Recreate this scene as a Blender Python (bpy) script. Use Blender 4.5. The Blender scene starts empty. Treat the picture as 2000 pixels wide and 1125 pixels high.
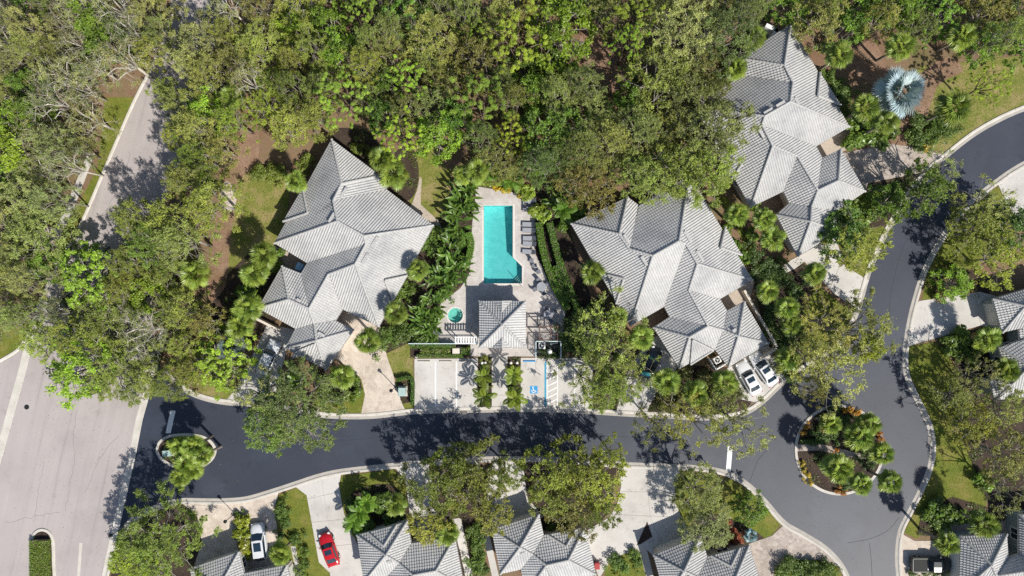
import bpy, bmesh, math, random
import numpy as np
from mathutils import Vector, Matrix
from mathutils.geometry import tessellate_polygon

# ------------------------------------------------------------------ camera, sky, sun, exposure
scene = bpy.context.scene
CAM_H = 95.0                 # drone height above the ground (m)
PXM = 15.0                   # photo pixels per metre on the ground
cam_data = bpy.data.cameras.new("camera")
cam_data.sensor_width = 36.0
cam_data.lens = 36.0 * CAM_H / (2000.0 / PXM)
cam_data.clip_end = 3000.0
cam = bpy.data.objects.new("camera", cam_data)
cam.location = (0, 0, CAM_H)
scene.collection.objects.link(cam)
scene.camera = cam

SUN_ELEV = math.radians(47.0)
SUN_DIR = Vector((0.69 * math.cos(SUN_ELEV), -0.724 * math.cos(SUN_ELEV), math.sin(SUN_ELEV))).normalized()
world = bpy.data.worlds.new("World")
scene.world = world
world.use_nodes = True
wn = world.node_tree
sky = wn.nodes.new("ShaderNodeTexSky")
sky.sky_type = 'NISHITA'
sky.sun_disc = False
sky.sun_elevation = SUN_ELEV
sky.sun_rotation = math.atan2(SUN_DIR.x, SUN_DIR.y)
bg = wn.nodes["Background"]
bg.inputs["Strength"].default_value = 0.09
wn.links.new(sky.outputs[0], bg.inputs["Color"])
sun_data = bpy.data.lights.new("sun", 'SUN')
sun_data.energy = 4.6
sun_data.angle = math.radians(0.53)
sun_data.color = (1.0, 0.95, 0.865)
sun = bpy.data.objects.new("sun", sun_data)
sun.rotation_euler = (-SUN_DIR).to_track_quat('-Z', 'Y').to_euler()
sun.location = (40, -40, 80)
scene.collection.objects.link(sun)
scene.view_settings.view_transform = 'Standard'
scene.view_settings.look = 'None'
scene.view_settings.gamma = 1.0
scene.view_settings.use_curve_mapping = False
scene.view_settings.exposure = 0.34
scene.cycles.use_denoising = False
scene.cycles.max_bounces = 6
scene.cycles.transparent_max_bounces = 8

# ------------------------------------------------------------------ helpers
C = scene.collection.objects
rng = np.random.default_rng(11)
random.seed(11)

def P(px, py, z=0.0):
    """photo pixel -> the world point at height z that is seen there"""
    k = (CAM_H - z) / CAM_H / PXM
    return Vector(((px - 1000.0) * k, (562.5 - py) * k, z))

def tag(o, label=None, cat=None, group=None, kind=None):
    if label: o["label"] = label
    if cat: o["category"] = cat
    if group: o["group"] = group
    if kind: o["kind"] = kind
    return o

def link(name, me, mat=None, parent=None):
    o = bpy.data.objects.new(name, me)
    C.link(o)
    if mat is not None and me is not None and len(me.materials) == 0:
        me.materials.append(mat)
    if parent is not None:
        o.parent = parent
    return o

def empty(name, loc=(0, 0, 0), rz=0.0):
    o = bpy.data.objects.new(name, None)
    o.location = loc
    o.rotation_euler = (0, 0, rz)
    o.empty_display_size = 0.3
    C.link(o)
    return o

def mesh_np(name, verts, faces, var=None):
    """mesh from numpy arrays; faces (M,3) or (M,4); var = per-vertex float attribute 'var'"""
    me = bpy.data.meshes.new(name)
    verts = np.asarray(verts, dtype=np.float32)
    faces = np.asarray(faces, dtype=np.int32)
    n = faces.shape[1]
    me.vertices.add(len(verts))
    me.vertices.foreach_set("co", verts.ravel())
    me.loops.add(faces.size)
    me.loops.foreach_set("vertex_index", faces.ravel())
    me.polygons.add(len(faces))
    me.polygons.foreach_set("loop_start", np.arange(0, faces.size, n, dtype=np.int32))
    try:
        me.polygons.foreach_set("loop_total", np.full(len(faces), n, dtype=np.int32))
    except Exception:
        pass
    if var is not None:
        a = me.attributes.new("var", 'FLOAT', 'POINT')
        a.data.foreach_set("value", np.asarray(var, dtype=np.float32))
    me.update(calc_edges=True)
    return me

class MB:
    """collects boxes, tubes, polygons into one mesh"""
    def __init__(self):
        self.v = []
        self.f = []
    def add(self, vs, fs):
        b = len(self.v)
        self.v += [tuple(v) for v in vs]
        self.f += [tuple(b + i for i in f) for f in fs]
    def box(self, c, s, rz=0.0, M=None):
        x, y, z = s[0] / 2, s[1] / 2, s[2] / 2
        vs = [Vector((a * x, b * y, d * z)) for d in (-1, 1) for a, b in ((-1, -1), (1, -1), (1, 1), (-1, 1))]
        R = Matrix.Rotation(rz, 3, 'Z') if M is None else M
        vs = [R @ v + Vector(c) for v in vs]
        self.add(vs, [(3, 2, 1, 0), (4, 5, 6, 7), (0, 1, 5, 4), (1, 2, 6, 5), (2, 3, 7, 6), (3, 0, 4, 7)])
        return self
    def tube(self, p, q, r0, r1, n=6, cap=True):
        p, q = Vector(p), Vector(q)
        d = (q - p)
        if d.length < 1e-6: return self
        d.normalize()
        a = d.orthogonal().normalized()
        b = d.cross(a)
        vs = []
        for c, r in ((p, r0), (q, r1)):
            for i in range(n):
                t = 2 * math.pi * i / n
                vs.append(c + (a * math.cos(t) + b * math.sin(t)) * r)
        fs = [(i, (i + 1) % n, n + (i + 1) % n, n + i) for i in range(n)]
        if cap:
            fs += [tuple(range(n - 1, -1, -1)), tuple(range(n, 2 * n))]
        self.add(vs, fs)
        return self
    def disc(self, c, r, n=24, z=None):
        c = Vector(c)
        vs = [c + Vector((math.cos(2 * math.pi * i / n) * r, math.sin(2 * math.pi * i / n) * r, 0)) for i in range(n)]
        self.add(vs, [tuple(range(n))])
        return self
    def prism(self, pts, z0, z1):
        n = len(pts)
        area = sum(pts[i][0] * pts[(i + 1) % n][1] - pts[(i + 1) % n][0] * pts[i][1] for i in range(n))
        if area < 0: pts = list(pts)[::-1]
        vs = [(p[0], p[1], z0) for p in pts] + [(p[0], p[1], z1) for p in pts]
        fs = [(i, (i + 1) % n, n + (i + 1) % n, n + i) for i in range(n)]
        for t in tessellate_polygon([[Vector((p[0], p[1], 0)) for p in pts]]):
            a, b, c = t
            ar = (pts[b][0] - pts[a][0]) * (pts[c][1] - pts[a][1]) - (pts[c][0] - pts[a][0]) * (pts[b][1] - pts[a][1])
            if ar < 0: b, c = c, b
            fs.append((n + a, n + b, n + c))
            fs.append((c, b, a))
        self.add(vs, fs)
        return self
    def mesh(self, name, smooth=False):
        me = bpy.data.meshes.new(name)
        me.from_pydata(self.v, [], self.f)
        me.update()
        if smooth:
            me.polygons.foreach_set("use_smooth", [True] * len(me.polygons))
        return me
    def build(self, name, mat, parent=None, smooth=False):
        return link(name, self.mesh(name, smooth), mat, parent)

def bevel(o, w=0.02, seg=2):
    m = o.modifiers.new("bevel", 'BEVEL')
    m.width = w
    m.segments = seg
    m.limit_method = 'ANGLE'
    return o

def smooth_loop(pts, closed=False, sub=6):
    """Catmull-Rom through pixel points"""
    n = len(pts)
    out = []
    rngi = range(n) if closed else range(n - 1)
    for i in rngi:
        g = lambda j: np.array(pts[j % n] if closed else pts[min(max(j, 0), n - 1)], dtype=float)
        p0, p1, p2, p3 = g(i - 1), g(i), g(i + 1), g(i + 2)
        for k in range(sub):
            t = k / sub
            out.append(tuple(0.5 * (2 * p1 + (p2 - p0) * t + (2 * p0 - 5 * p1 + 4 * p2 - p3) * t * t + (3 * p1 - p0 - 3 * p2 + p3) * t ** 3)))
    if not closed:
        out.append(tuple(pts[-1]))
    return out

def in_poly(x, y, poly):
    c = False
    n = len(poly)
    j = n - 1
    for i in range(n):
        xi, yi = poly[i][0], poly[i][1]
        xj, yj = poly[j][0], poly[j][1]
        if (yi > y) != (yj > y) and x < (xj - xi) * (y - yi) / (yj - yi) + xi:
            c = not c
        j = i
    return c

def sheet(name, poly, z, mat, holes=(), label=None, kind="structure", cat=None):
    """flat ground sheet from photo pixels"""
    loops = [[P(x, y, 0) for x, y in poly]] + [[P(x, y, 0) for x, y in h] for h in holes]
    flat = [v for l in loops for v in l]
    tris = tessellate_polygon(loops)
    fs = []
    for t in tris:
        a, b, c = t
        ar = (flat[b].x - flat[a].x) * (flat[c].y - flat[a].y) - (flat[c].x - flat[a].x) * (flat[b].y - flat[a].y)
        if abs(ar) < 1e-9: continue
        fs.append((a, b, c) if ar > 0 else (a, c, b))
    me = bpy.data.meshes.new(name)
    me.from_pydata([(v.x, v.y, z) for v in flat], [], fs)
    me.update()
    o = link(name, me, mat)
    tag(o, label, cat, None, kind)
    return o

# ------------------------------------------------------------------ materials
def nt(name):
    m = bpy.data.materials.new(name)
    m.use_nodes = True
    n = m.node_tree
    return m, n, n.nodes["Principled BSDF"]

def add(n, t, **kw):
    nd = n.nodes.new(t)
    for k, v in kw.items():
        setattr(nd, k, v)
    return nd

def ramp(n, fac, stops):
    r = add(n, "ShaderNodeValToRGB")
    els = r.color_ramp.elements
    while len(els) < len(stops): els.new(0.5)
    for e, (p, c) in zip(els, stops):
        e.position = p
        e.color = (*c, 1)
    n.links.new(fac, r.inputs[0])
    return r.outputs[0]

def noise(n, vec, scale, detail=4, rough=0.6):
    t = add(n, "ShaderNodeTexNoise")
    t.inputs["Scale"].default_value = scale
    t.inputs["Detail"].default_value = detail
    t.inputs["Roughness"].default_value = rough
    n.links.new(vec, t.inputs["Vector"])
    return t

def mixc(n, fac, a, b, mode='MIX'):
    m = add(n, "ShaderNodeMix", data_type='RGBA', blend_type=mode)
    for s, v in ((0, fac), (6, a), (7, b)):
        if isinstance(v, (int, float)): m.inputs[s].default_value = v
        elif isinstance(v, tuple): m.inputs[s].default_value = (*v, 1)
        else: n.links.new(v, m.inputs[s])
    return m.outputs[2]

def wcoord(n):
    return add(n, "ShaderNodeNewGeometry").outputs["Position"]

def surf(name, fine, coarse, s_fine, s_coarse, rough=0.9, bump=0.3, bump_scale=None, spec=0.2, blend=0.5):
    """fine/coarse: colour stops lists; world-space two-scale noise"""
    m, n, b = nt(name)
    vec = wcoord(n)
    f = noise(n, vec, s_fine, 6, 0.65)
    c = noise(n, vec, s_coarse, 4, 0.6)
    col = mixc(n, blend, ramp(n, f.outputs[0], fine), ramp(n, c.outputs[0], coarse))
    n.links.new(col, b.inputs["Base Color"])
    b.inputs["Roughness"].default_value = rough
    b.inputs["Specular IOR Level"].default_value = spec
    if bump:
        bn = add(n, "ShaderNodeBump")
        bn.inputs["Strength"].default_value = bump
        bn.inputs["Distance"].default_value = 0.05
        f2 = noise(n, vec, bump_scale or s_fine * 2, 5, 0.7)
        n.links.new(f2.outputs[0], bn.inputs["Height"])
        n.links.new(bn.outputs[0], b.inputs["Normal"])
    return m

def plain(name, col, rough=0.6, metal=0.0, spec=0.4, var=0.08, s=3.0):
    m, n, b = nt(name)
    f = noise(n, wcoord(n), s, 4)
    lo = tuple(max(0, c * (1 - var)) for c in col)
    hi = tuple(min(1, c * (1 + var)) for c in col)
    n.links.new(ramp(n, f.outputs[0], [(0.3, lo), (0.7, hi)]), b.inputs["Base Color"])
    b.inputs["Roughness"].default_value = rough
    b.inputs["Metallic"].default_value = metal
    b.inputs["Specular IOR Level"].default_value = spec
    return m

M = {}
M['ground'] = surf('forest_floor', [(0.25, (0.10, 0.055, 0.035)), (0.5, (0.20, 0.12, 0.075)), (0.75, (0.30, 0.20, 0.13))],
                   [(0.35, (0.16, 0.09, 0.06)), (0.5, (0.20, 0.15, 0.09)), (0.65, (0.10, 0.12, 0.035))], 5.0, 0.22, bump=0.6)
M['lawn'] = surf('lawn_grass', [(0.3, (0.06, 0.085, 0.012)), (0.55, (0.145, 0.165, 0.026)), (0.8, (0.25, 0.235, 0.055))],
                 [(0.35, (0.10, 0.145, 0.018)), (0.52, (0.17, 0.18, 0.032)), (0.68, (0.29, 0.23, 0.08))], 4.0, 0.45, bump=0.8, bump_scale=14)
M['lawn_dry'] = surf('dry_lawn_grass', [(0.3, (0.09, 0.11, 0.02)), (0.55, (0.18, 0.185, 0.045)), (0.8, (0.30, 0.25, 0.09))],
                     [(0.33, (0.12, 0.165, 0.025)), (0.48, (0.20, 0.205, 0.05)), (0.60, (0.36, 0.27, 0.14))], 4.0, 0.5, bump=0.8, bump_scale=14)
M['mulch'] = surf('bark_mulch', [(0.3, (0.022, 0.016, 0.013)), (0.55, (0.052, 0.037, 0.029)), (0.8, (0.12, 0.086, 0.066))],
                  [(0.35, (0.036, 0.026, 0.021)), (0.65, (0.075, 0.053, 0.04))], 7.0, 0.6, bump=0.8)
M['straw'] = surf('pine_straw', [(0.3, (0.13, 0.075, 0.05)), (0.55, (0.25, 0.155, 0.105)), (0.8, (0.38, 0.26, 0.185))],
                  [(0.35, (0.19, 0.11, 0.07)), (0.65, (0.32, 0.22, 0.155))], 6.0, 0.5, bump=0.6)
M['asphalt_old'] = surf('old_asphalt', [(0.3, (0.335, 0.30, 0.292)), (0.7, (0.41, 0.372, 0.36))],
                        [(0.38, (0.32, 0.288, 0.282)), (0.5, (0.38, 0.345, 0.335)), (0.62, (0.415, 0.375, 0.362))], 9.0, 0.12, bump=0.15)
_m = M['asphalt_old']; _n = _m.node_tree; _b = _n.nodes["Principled BSDF"]
_mp = add(_n, "ShaderNodeMapping"); _mp.vector_type = 'TEXTURE'; _mp.inputs["Rotation"].default_value = (0, 0, math.radians(77)); _mp.inputs["Scale"].default_value = (30, 1.1, 1)
_n.links.new(wcoord(_n), _mp.inputs["Vector"])
_nz = noise(_n, _mp.outputs[0], 1.0, 5, 0.65)
_old = _b.inputs["Base Color"].links[0].from_socket
_n.links.new(mixc(_n, 1.0, _old, ramp(_n, _nz.outputs[0], [(0.30, (0.80, 0.80, 0.80)), (0.42, (0.97, 0.97, 0.97)), (0.7, (1.06, 1.05, 1.05))]), 'MULTIPLY'), _b.inputs["Base Color"])
M['asphalt'] = surf('new_asphalt', [(0.3, (0.025, 0.031, 0.047)), (0.7, (0.038, 0.045, 0.064))],
                    [(0.38, (0.026, 0.031, 0.047)), (0.5, (0.035, 0.041, 0.059)), (0.62, (0.051, 0.058, 0.078))], 8.0, 0.055, bump=0.12, rough=0.5, spec=0.42)
M['concrete'] = surf('driveway_concrete', [(0.3, (0.465, 0.44, 0.41)), (0.7, (0.555, 0.53, 0.495))],
                     [(0.36, (0.42, 0.40, 0.37)), (0.52, (0.52, 0.50, 0.475)), (0.66, (0.57, 0.555, 0.53))], 7.0, 0.25, bump=0.1)
def stain(m, sc, lo, mult, w=0.06):
    n = m.node_tree; b = n.nodes["Principled BSDF"]
    old = b.inputs["Base Color"].links[0].from_socket
    z = noise(n, wcoord(n), sc, 5, 0.6)
    n.links.new(mixc(n, 1.0, old, ramp(n, z.outputs[0], [(lo, (1, 1, 1)), (lo + w, (mult, mult, mult))]), 'MULTIPLY'), b.inputs["Base Color"])
stain(M['concrete'], 0.9, 0.60, 0.86); stain(M['concrete'], 0.22, 0.54, 0.90, 0.1)
stain(M['asphalt'], 0.5, 0.58, 0.84, 0.1); stain(M['asphalt'], 0.13, 0.52, 1.22, 0.12); stain(M['asphalt_old'], 0.6, 0.62, 0.88, 0.1)
M['kerb'] = surf('kerb_concrete', [(0.3, (0.46, 0.43, 0.385)), (0.7, (0.60, 0.57, 0.52))],
                 [(0.35, (0.42, 0.39, 0.34)), (0.65, (0.58, 0.55, 0.50))], 6.0, 0.8, bump=0.1)
M['gutter'] = surf('gutter_concrete', [(0.3, (0.34, 0.315, 0.28)), (0.7, (0.46, 0.43, 0.39))],
                   [(0.35, (0.30, 0.28, 0.25)), (0.65, (0.46, 0.43, 0.39))], 6.0, 0.7, bump=0.1)

def pavers(name, cols, mortar, size, ratio, rot):
    m, n, b = nt(name)
    mp = add(n, "ShaderNodeMapping")
    mp.inputs["Rotation"].default_value = (0, 0, rot)
    n.links.new(wcoord(n), mp.inputs["Vector"])
    br = add(n, "ShaderNodeTexBrick")
    br.inputs["Scale"].default_value = 1.0
    br.inputs["Brick Width"].default_value = size * ratio
    br.inputs["Row Height"].default_value = size
    br.inputs["Mortar Size"].default_value = 0.012
    br.inputs["Color1"].default_value = (*cols[0], 1)
    br.inputs["Color2"].default_value = (*cols[1], 1)
    br.inputs["Mortar"].default_value = (*mortar, 1)
    n.links.new(mp.outputs[0], br.inputs["Vector"])
    vo = add(n, "ShaderNodeTexVoronoi", distance='CHEBYCHEV')
    vo.inputs["Scale"].default_value = 1.0 / (size * 1.7)
    n.links.new(mp.outputs[0], vo.inputs["Vector"])
    bw = add(n, "ShaderNodeSeparateColor")
    n.links.new(vo.outputs["Color"], bw.inputs[0])
    vc = ramp(n, bw.outputs[0], [(0.0, cols[2]), (0.5, cols[0]), (1.0, cols[1])])
    c = mixc(n, 0.55, br.outputs[0], vc)
    st = noise(n, wcoord(n), 0.35, 5)
    c = mixc(n, 1.0, c, ramp(n, st.outputs[0], [(0.35, (0.80, 0.79, 0.78)), (0.65, (1, 1, 1))]), 'MULTIPLY')
    n.links.new(c, b.inputs["Base Color"])
    b.inputs["Roughness"].default_value = 0.85
    b.inputs["Specular IOR Level"].default_value = 0.2
    bn = add(n, "ShaderNodeBump")
    bn.inputs["Strength"].default_value = 0.3
    bn.inputs["Distance"].default_value = 0.02
    n.links.new(br.outputs["Fac"], bn.inputs["Height"])
    bn.invert = True
    n.links.new(bn.outputs[0], b.inputs["Normal"])
    return m
M['pavers'] = pavers('tan_pavers', [(0.585, 0.505, 0.425), (0.66, 0.59, 0.51), (0.45, 0.375, 0.315)], (0.34, 0.28, 0.23), 0.28, 1.6, 0.8)
M['pavers_grey'] = pavers('grey_pavers', [(0.42, 0.36, 0.31), (0.52, 0.46, 0.41), (0.27, 0.23, 0.21)], (0.2, 0.17, 0.15), 0.28, 1.6, 0.5)
M['deck'] = pavers('pool_deck_pavers', [(0.51, 0.475, 0.445), (0.57, 0.54, 0.515), (0.44, 0.40, 0.375)], (0.40, 0.37, 0.35), 0.30, 1.5, 0.0)
M['paint_white'] = plain('white_road_paint', (0.78, 0.78, 0.76), 0.7, var=0.1, s=6)
M['paint_blue'] = plain('blue_paint', (0.03, 0.26, 0.55), 0.7, var=0.15, s=6)
M['paint_teal'] = plain('teal_line_paint', (0.05, 0.30, 0.45), 0.7, var=0.15, s=6)
M['wall'] = plain('stucco_wall', (0.56, 0.49, 0.41), 0.9, var=0.06, s=2)
M['wall_teal'] = plain('grey_green_stucco', (0.30, 0.34, 0.33), 0.9, var=0.06, s=2)
M['fascia'] = plain('white_fascia', (0.62, 0.61, 0.58), 0.6, var=0.05)
M['white'] = plain('white_enamel', (0.78, 0.78, 0.76), 0.4, var=0.04)
M['garage'] = plain('garage_door_paint', (0.70, 0.67, 0.60), 0.5, var=0.03)
M['dark_metal'] = plain('dark_metal', (0.03, 0.03, 0.032), 0.45, 0.4)
M['steel'] = plain('brushed_steel', (0.55, 0.56, 0.57), 0.3, 0.9)
M['wood'] = plain('brown_timber', (0.13, 0.075, 0.05), 0.7, var=0.25, s=8)
M['box_green'] = plain('pale_green_cabinet', (0.33, 0.45, 0.42), 0.5)
M['rubber'] = plain('tyre_rubber', (0.02, 0.02, 0.02), 0.8)
M['bark'] = surf('grey_bark', [(0.3, (0.16, 0.14, 0.115)), (0.7, (0.40, 0.37, 0.32))], [(0.4, (0.22, 0.19, 0.15)), (0.6, (0.38, 0.35, 0.30))], 6.0, 1.0, bump=0.5)
M['bark_pale'] = surf('pale_bark', [(0.3, (0.36, 0.33, 0.28)), (0.7, (0.66, 0.62, 0.55))], [(0.4, (0.42, 0.38, 0.32)), (0.6, (0.62, 0.58, 0.51))], 6.0, 1.0, bump=0.5)
M['bark_brown'] = surf('brown_bark', [(0.3, (0.07, 0.05, 0.035)), (0.7, (0.20, 0.15, 0.11))], [(0.4, (0.10, 0.07, 0.05)), (0.6, (0.2, 0.15, 0.11))], 6.0, 1.0, bump=0.5)
M['palm_trunk'] = surf('palm_trunk_bark', [(0.3, (0.16, 0.13, 0.10)), (0.7, (0.34, 0.30, 0.25))], [(0.4, (0.18, 0.15, 0.12)), (0.6, (0.32, 0.28, 0.23))], 9.0, 1.0, bump=0.5)

def leaf_material(name, warm, trans=0.22, rough=0.5, lo=0.6, hi=1.55):
    """colour = the object's own colour, varied leaf by leaf"""
    m, n, b = nt(name)
    oi = add(n, "ShaderNodeObjectInfo")
    at = add(n, "ShaderNodeAttribute")
    at.attribute_name = "var"
    mr = add(n, "ShaderNodeMapRange")
    mr.inputs[3].default_value = lo
    mr.inputs[4].default_value = hi
    n.links.new(at.outputs["Fac"], mr.inputs[0])
    c = mixc(n, 1.0, oi.outputs["Color"], mr.outputs[0], 'MULTIPLY')
    # some leaves turn warm
    wr = add(n, "ShaderNodeMapRange")
    wr.inputs[1].default_value = 0.72
    wr.inputs[2].default_value = 1.0
    wr.inputs[4].default_value = 0.55
    n.links.new(at.outputs["Fac"], wr.inputs[0])
    c = mixc(n, wr.outputs[0], c, mixc(n, 1.0, c, warm, 'MULTIPLY'))
    n.links.new(c, b.inputs["Base Color"])
    b.inputs["Roughness"].default_value = rough
    b.inputs["Specular IOR Level"].default_value = 0.45
    tr = add(n, "ShaderNodeBsdfTranslucent")
    n.links.new(mixc(n, 1.0, c, (1.15, 1.25, 0.6), 'MULTIPLY'), tr.inputs["Color"])
    mx = add(n, "ShaderNodeMixShader")
    mx.inputs[0].default_value = trans
    n.links.new(b.outputs[0], mx.inputs[1])
    n.links.new(tr.outputs[0], mx.inputs[2])
    n.links.new(mx.outputs[0], n.nodes["Material Output"].inputs["Surface"])
    return m
M['leaf'] = leaf_material('broad_leaf', (1.15, 1.08, 0.75))
M['leaf_gloss'] = leaf_material('glossy_leaf', (1.2, 1.1, 0.7), 0.25, 0.38)
M['palm_leaf'] = leaf_material('palm_leaf', (1.3, 1.15, 0.9), 0.25, 0.42, 0.55, 1.5)
# ------------------------------------------------------------------ ground, roads, drives
POOL = [(945, 401.5), (1001.5, 401.5), (1001.5, 502.5), (1019.5, 520.5), (1019.5, 553.5), (945, 553.5)]
SPA_C, SPA_R = (889.5, 616.0), 14.5
SPA = [(SPA_C[0] + SPA_R * math.cos(2 * math.pi * i / 32), SPA_C[1] + SPA_R * math.sin(2 * math.pi * i / 32)) for i in range(32)]
G = 9000
sheet('ground', [(-G, -G), (G, -G), (G, G), (-G, G)], 0.0, M['ground'], holes=[POOL, SPA])

# old grey boulevard on the left
sheet('road', [(352, -60), (300, 130), (262, 205), (160, 440), (95, 560), (45, 680), (0, 708), (-60, 740), (-60, 1200), (205, 1200), (206, 1125),
               (215, 1098), (226, 1040), (240, 980), (262, 886), (274, 819), (304, 705), (300, 600), (285, 500), (300, 440), (350, 330), (395, 190), (430, 80), (455, -60)], 0.008, M['asphalt_old'])
# dark resurfaced street with the turning circle
NK = [(300, 700), (330, 735), (365, 762), (397, 776), (440, 785), (500, 789), (560, 796), (600, 805), (640, 811), (690, 813), (740, 811), (800, 804), (870, 801), (940, 800), (1050, 799), (1150, 803), (1230, 808), (1300, 811), (1360, 815), (1420, 813), (1462, 802), (1495, 778), (1530, 745), (1575, 714), (1622, 685), (1655, 645), (1676, 600), (1690, 550), (1702, 515), (1732, 449), (1776, 376), (1812, 333), (1851, 300), (1900, 262), (1950, 233), (2000, 211), (2080, 182)]
SK = [(207, 1125), (215, 1098), (232, 1055), (253, 1022), (279, 1003), (315, 988), (353, 979), (394, 979), (434, 979), (482, 975), (536, 959.5), (580, 945), (623, 931), (667, 921.5), (740, 913), (830, 904.5), (950, 897.5), (1070, 897.5), (1130, 902), (1205, 907.5), (1300, 911.5), (1360, 914.5), (1405, 921), (1435, 932), (1465, 952), (1495, 982), (1531, 1022), (1570, 1045), (1612, 1072), (1643, 1106), (1660, 1145), (1668, 1190)]
EK = [(2080, 285), (2000, 321), (1945, 357), (1885, 407), (1842, 463), (1807, 527), (1785, 595), (1773, 652), (1768, 700), (1772, 735), (1786, 768), (1805, 806), (1818, 840), (1822, 878), (1816, 915), (1801, 953), (1778, 999), (1760, 1036), (1754, 1078), (1756, 1125), (1765, 1190)]
NKs, SKs, EKs = smooth_loop(NK), smooth_loop(SK), smooth_loop(EK)
road = NKs + EKs + SKs[::-1]
road += [(226, 1040), (240, 980), (262, 886), (274, 819)]
sheet('street', road, 0.014, M['asphalt'])

def strip(name, line, prof, mat, side=1, closed=False, parent=None, kind='structure'):
    """sweep a profile [(offset m to the side, z)] along a pixel polyline"""
    pts = [P(x, y) for x, y in line]
    n = len(pts)
    vs, fs = [], []
    k = len(prof)
    for i in range(n):
        a = pts[(i - 1) % n] if (closed or i > 0) else pts[i]
        b = pts[(i + 1) % n] if (closed or i < n - 1) else pts[i]
        d = (b - a)
        d.z = 0
        d.normalize()
        nrm = Vector((-d.y, d.x, 0)) * side
        for o, z in prof:
            q = pts[i] + nrm * o
            vs.append((q.x, q.y, z))
    for i in range(n if closed else n - 1):
        j = (i + 1) % n
        for q in range(k - 1):
            f = (i * k + q, i * k + q + 1, j * k + q + 1, j * k + q)
            fs.append(f if side < 0 else f[::-1])
    me = bpy.data.meshes.new(name)
    me.from_pydata(vs, [], fs)
    me.update()
    o = link(name, me, mat, parent)
    if kind and parent is None: tag(o, kind=kind)
    return o
KERB = [(-0.02, 0.0), (0.0, 0.05), (0.10, 0.115), (0.30, 0.12), (0.36, 0.10), (0.36, 0.0)]
GUT = [(-0.40, 0.015), (-0.39, 0.024), (0.0, 0.022), (0.01, 0.0)]
for ln, sd in ((NKs[4:], 1), (EKs, 1), (SKs, -1)):
    strip('kerb', ln, KERB, M['kerb'], sd)
    strip('gutter', ln, GUT, M['gutter'], sd)
# old boulevard kerb on its left verge, and the valley gutters
strip('kerb', smooth_loop([(352, -30), (330, 60), (300, 130), (262, 205), (210, 325), (160, 440), (95, 560), (60, 645), (40, 682), (0, 708), (-40, 730)]), KERB, M['kerb'], -1)
vg = [(322, 640), (304, 705), (272, 819), (259, 886), (238, 979), (224, 1040), (211, 1100), (203, 1140)]
strip('gutter', vg, [(-0.45, 0.016), (-0.44, 0.03), (0, 0.022), (0.44, 0.03), (0.45, 0.016)], M['kerb'])
strip('gutter', [(60, 655), (43, 725), (22, 800), (0, 880), (-20, 950)], [(-0.5, 0.01), (-0.48, 0.032), (0, 0.02), (0.48, 0.032), (0.5, 0.01)], M['kerb'])
strip('gutter', [(150, 1165), (158, 1060)], [(-0.2, 0.01), (-0.18, 0.024), (0.18, 0.024), (0.2, 0.01)], M['kerb'])

PADN = [0]
def pad(name, pts, mat, z=0.024, sub=0, holes=()):
    PADN[0] += 1
    return sheet(name, smooth_loop(pts, True, sub) if sub else pts, z + 0.00035 * PADN[0], mat, holes)

# lawns and beds (before the hard surfaces, each a little lower)
LZ = 0.018
pad('lawn', [(440, 330), (560, 350), (545, 470), (500, 520), (420, 560), (410, 480), (425, 400)], M['lawn_dry'], LZ, 4)
pad('lawn', [(795, 290), (870, 295), (880, 340), (868, 420), (835, 440), (800, 395), (815, 350)], M['lawn_dry'], LZ, 4)
pad('lawn', [(390, 740), (470, 745), (462, 786), (400, 775)], M['lawn_dry'], LZ, 3)
pad('lawn', [(610, 790), (625, 775), (700, 725), (714, 770), (706, 808), (640, 809), (600, 803)], M['lawn'], LZ)
pad('lawn', [(757, 665), (805, 660), (807, 735), (770, 735), (755, 700)], M['lawn_dry'], LZ)
pad('lawn', [(775, 737), (808, 735), (808, 802), (792, 803), (772, 750)], M['lawn'], LZ)
pad('lawn', [(205, 190), (262, 190), (262, 205), (160, 440), (120, 530), (95, 540), (120, 460), (190, 330)], M['lawn'], LZ)
pad('lawn', [(-60, 600), (60, 600), (48, 674), (0, 700), (-60, 730)], M['lawn'], LZ)
pad('lawn', [(545, 966), (580, 952), (600, 968), (624, 1098), (646, 1120), (640, 1160), (585, 1160), (545, 1060), (537, 985)], M['lawn'], LZ)
pad('lawn', [(662, 948), (668, 929), (768, 917), (792, 940), (797, 1010), (690, 1040), (672, 1000)], M['lawn'], LZ)
pad('lawn', [(1328, 919), (1400, 928), (1435, 939), (1465, 959), (1495, 989), (1525, 1022), (1508, 1045), (1480, 1060), (1400, 1066), (1340, 1050), (1318, 985), (1317, 955)], M['lawn'], LZ)
pad('lawn', [(1195, 1085), (1240, 1068), (1262, 1090), (1275, 1160), (1190, 1160), (1180, 1110)], M['lawn'], LZ)
pad('lawn', [(1515, 1125), (1512, 1112), (1560, 1094), (1600, 1094), (1636, 1106), (1655, 1150), (1660, 1190), (1510, 1190)], M['lawn'], LZ)
pad('lawn', [(1774, 676), (1830, 668), (1870, 720), (1890, 790), (1900, 870), (1930, 960), (1925, 990), (1870, 1000), (1790, 1052), (1766, 1040), (1786, 1000), (1808, 955), (1822, 915), (1828, 878), (1824, 838), (1810, 803), (1792, 766), (1778, 733), (1774, 700)], M['lawn'], LZ)
pad('lawn', [(1800, 585), (1812, 530), (1847, 467), (1890, 412), (1948, 364), (1985, 400), (1980, 470), (1900, 520), (1860, 590)], M['lawn'], LZ)
pad('lawn', [(1845, 296), (1895, 258), (1995, 208), (2060, 175), (2060, 100), (1900, 120), (1800, 130), (1690, 210), (1740, 280)], M['lawn_dry'], LZ)
pad('lawn', [(1530, 600), (1600, 560), (1665, 610), (1650, 640), (1616, 680), (1570, 710), (1540, 690)], M['lawn'], LZ)
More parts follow.
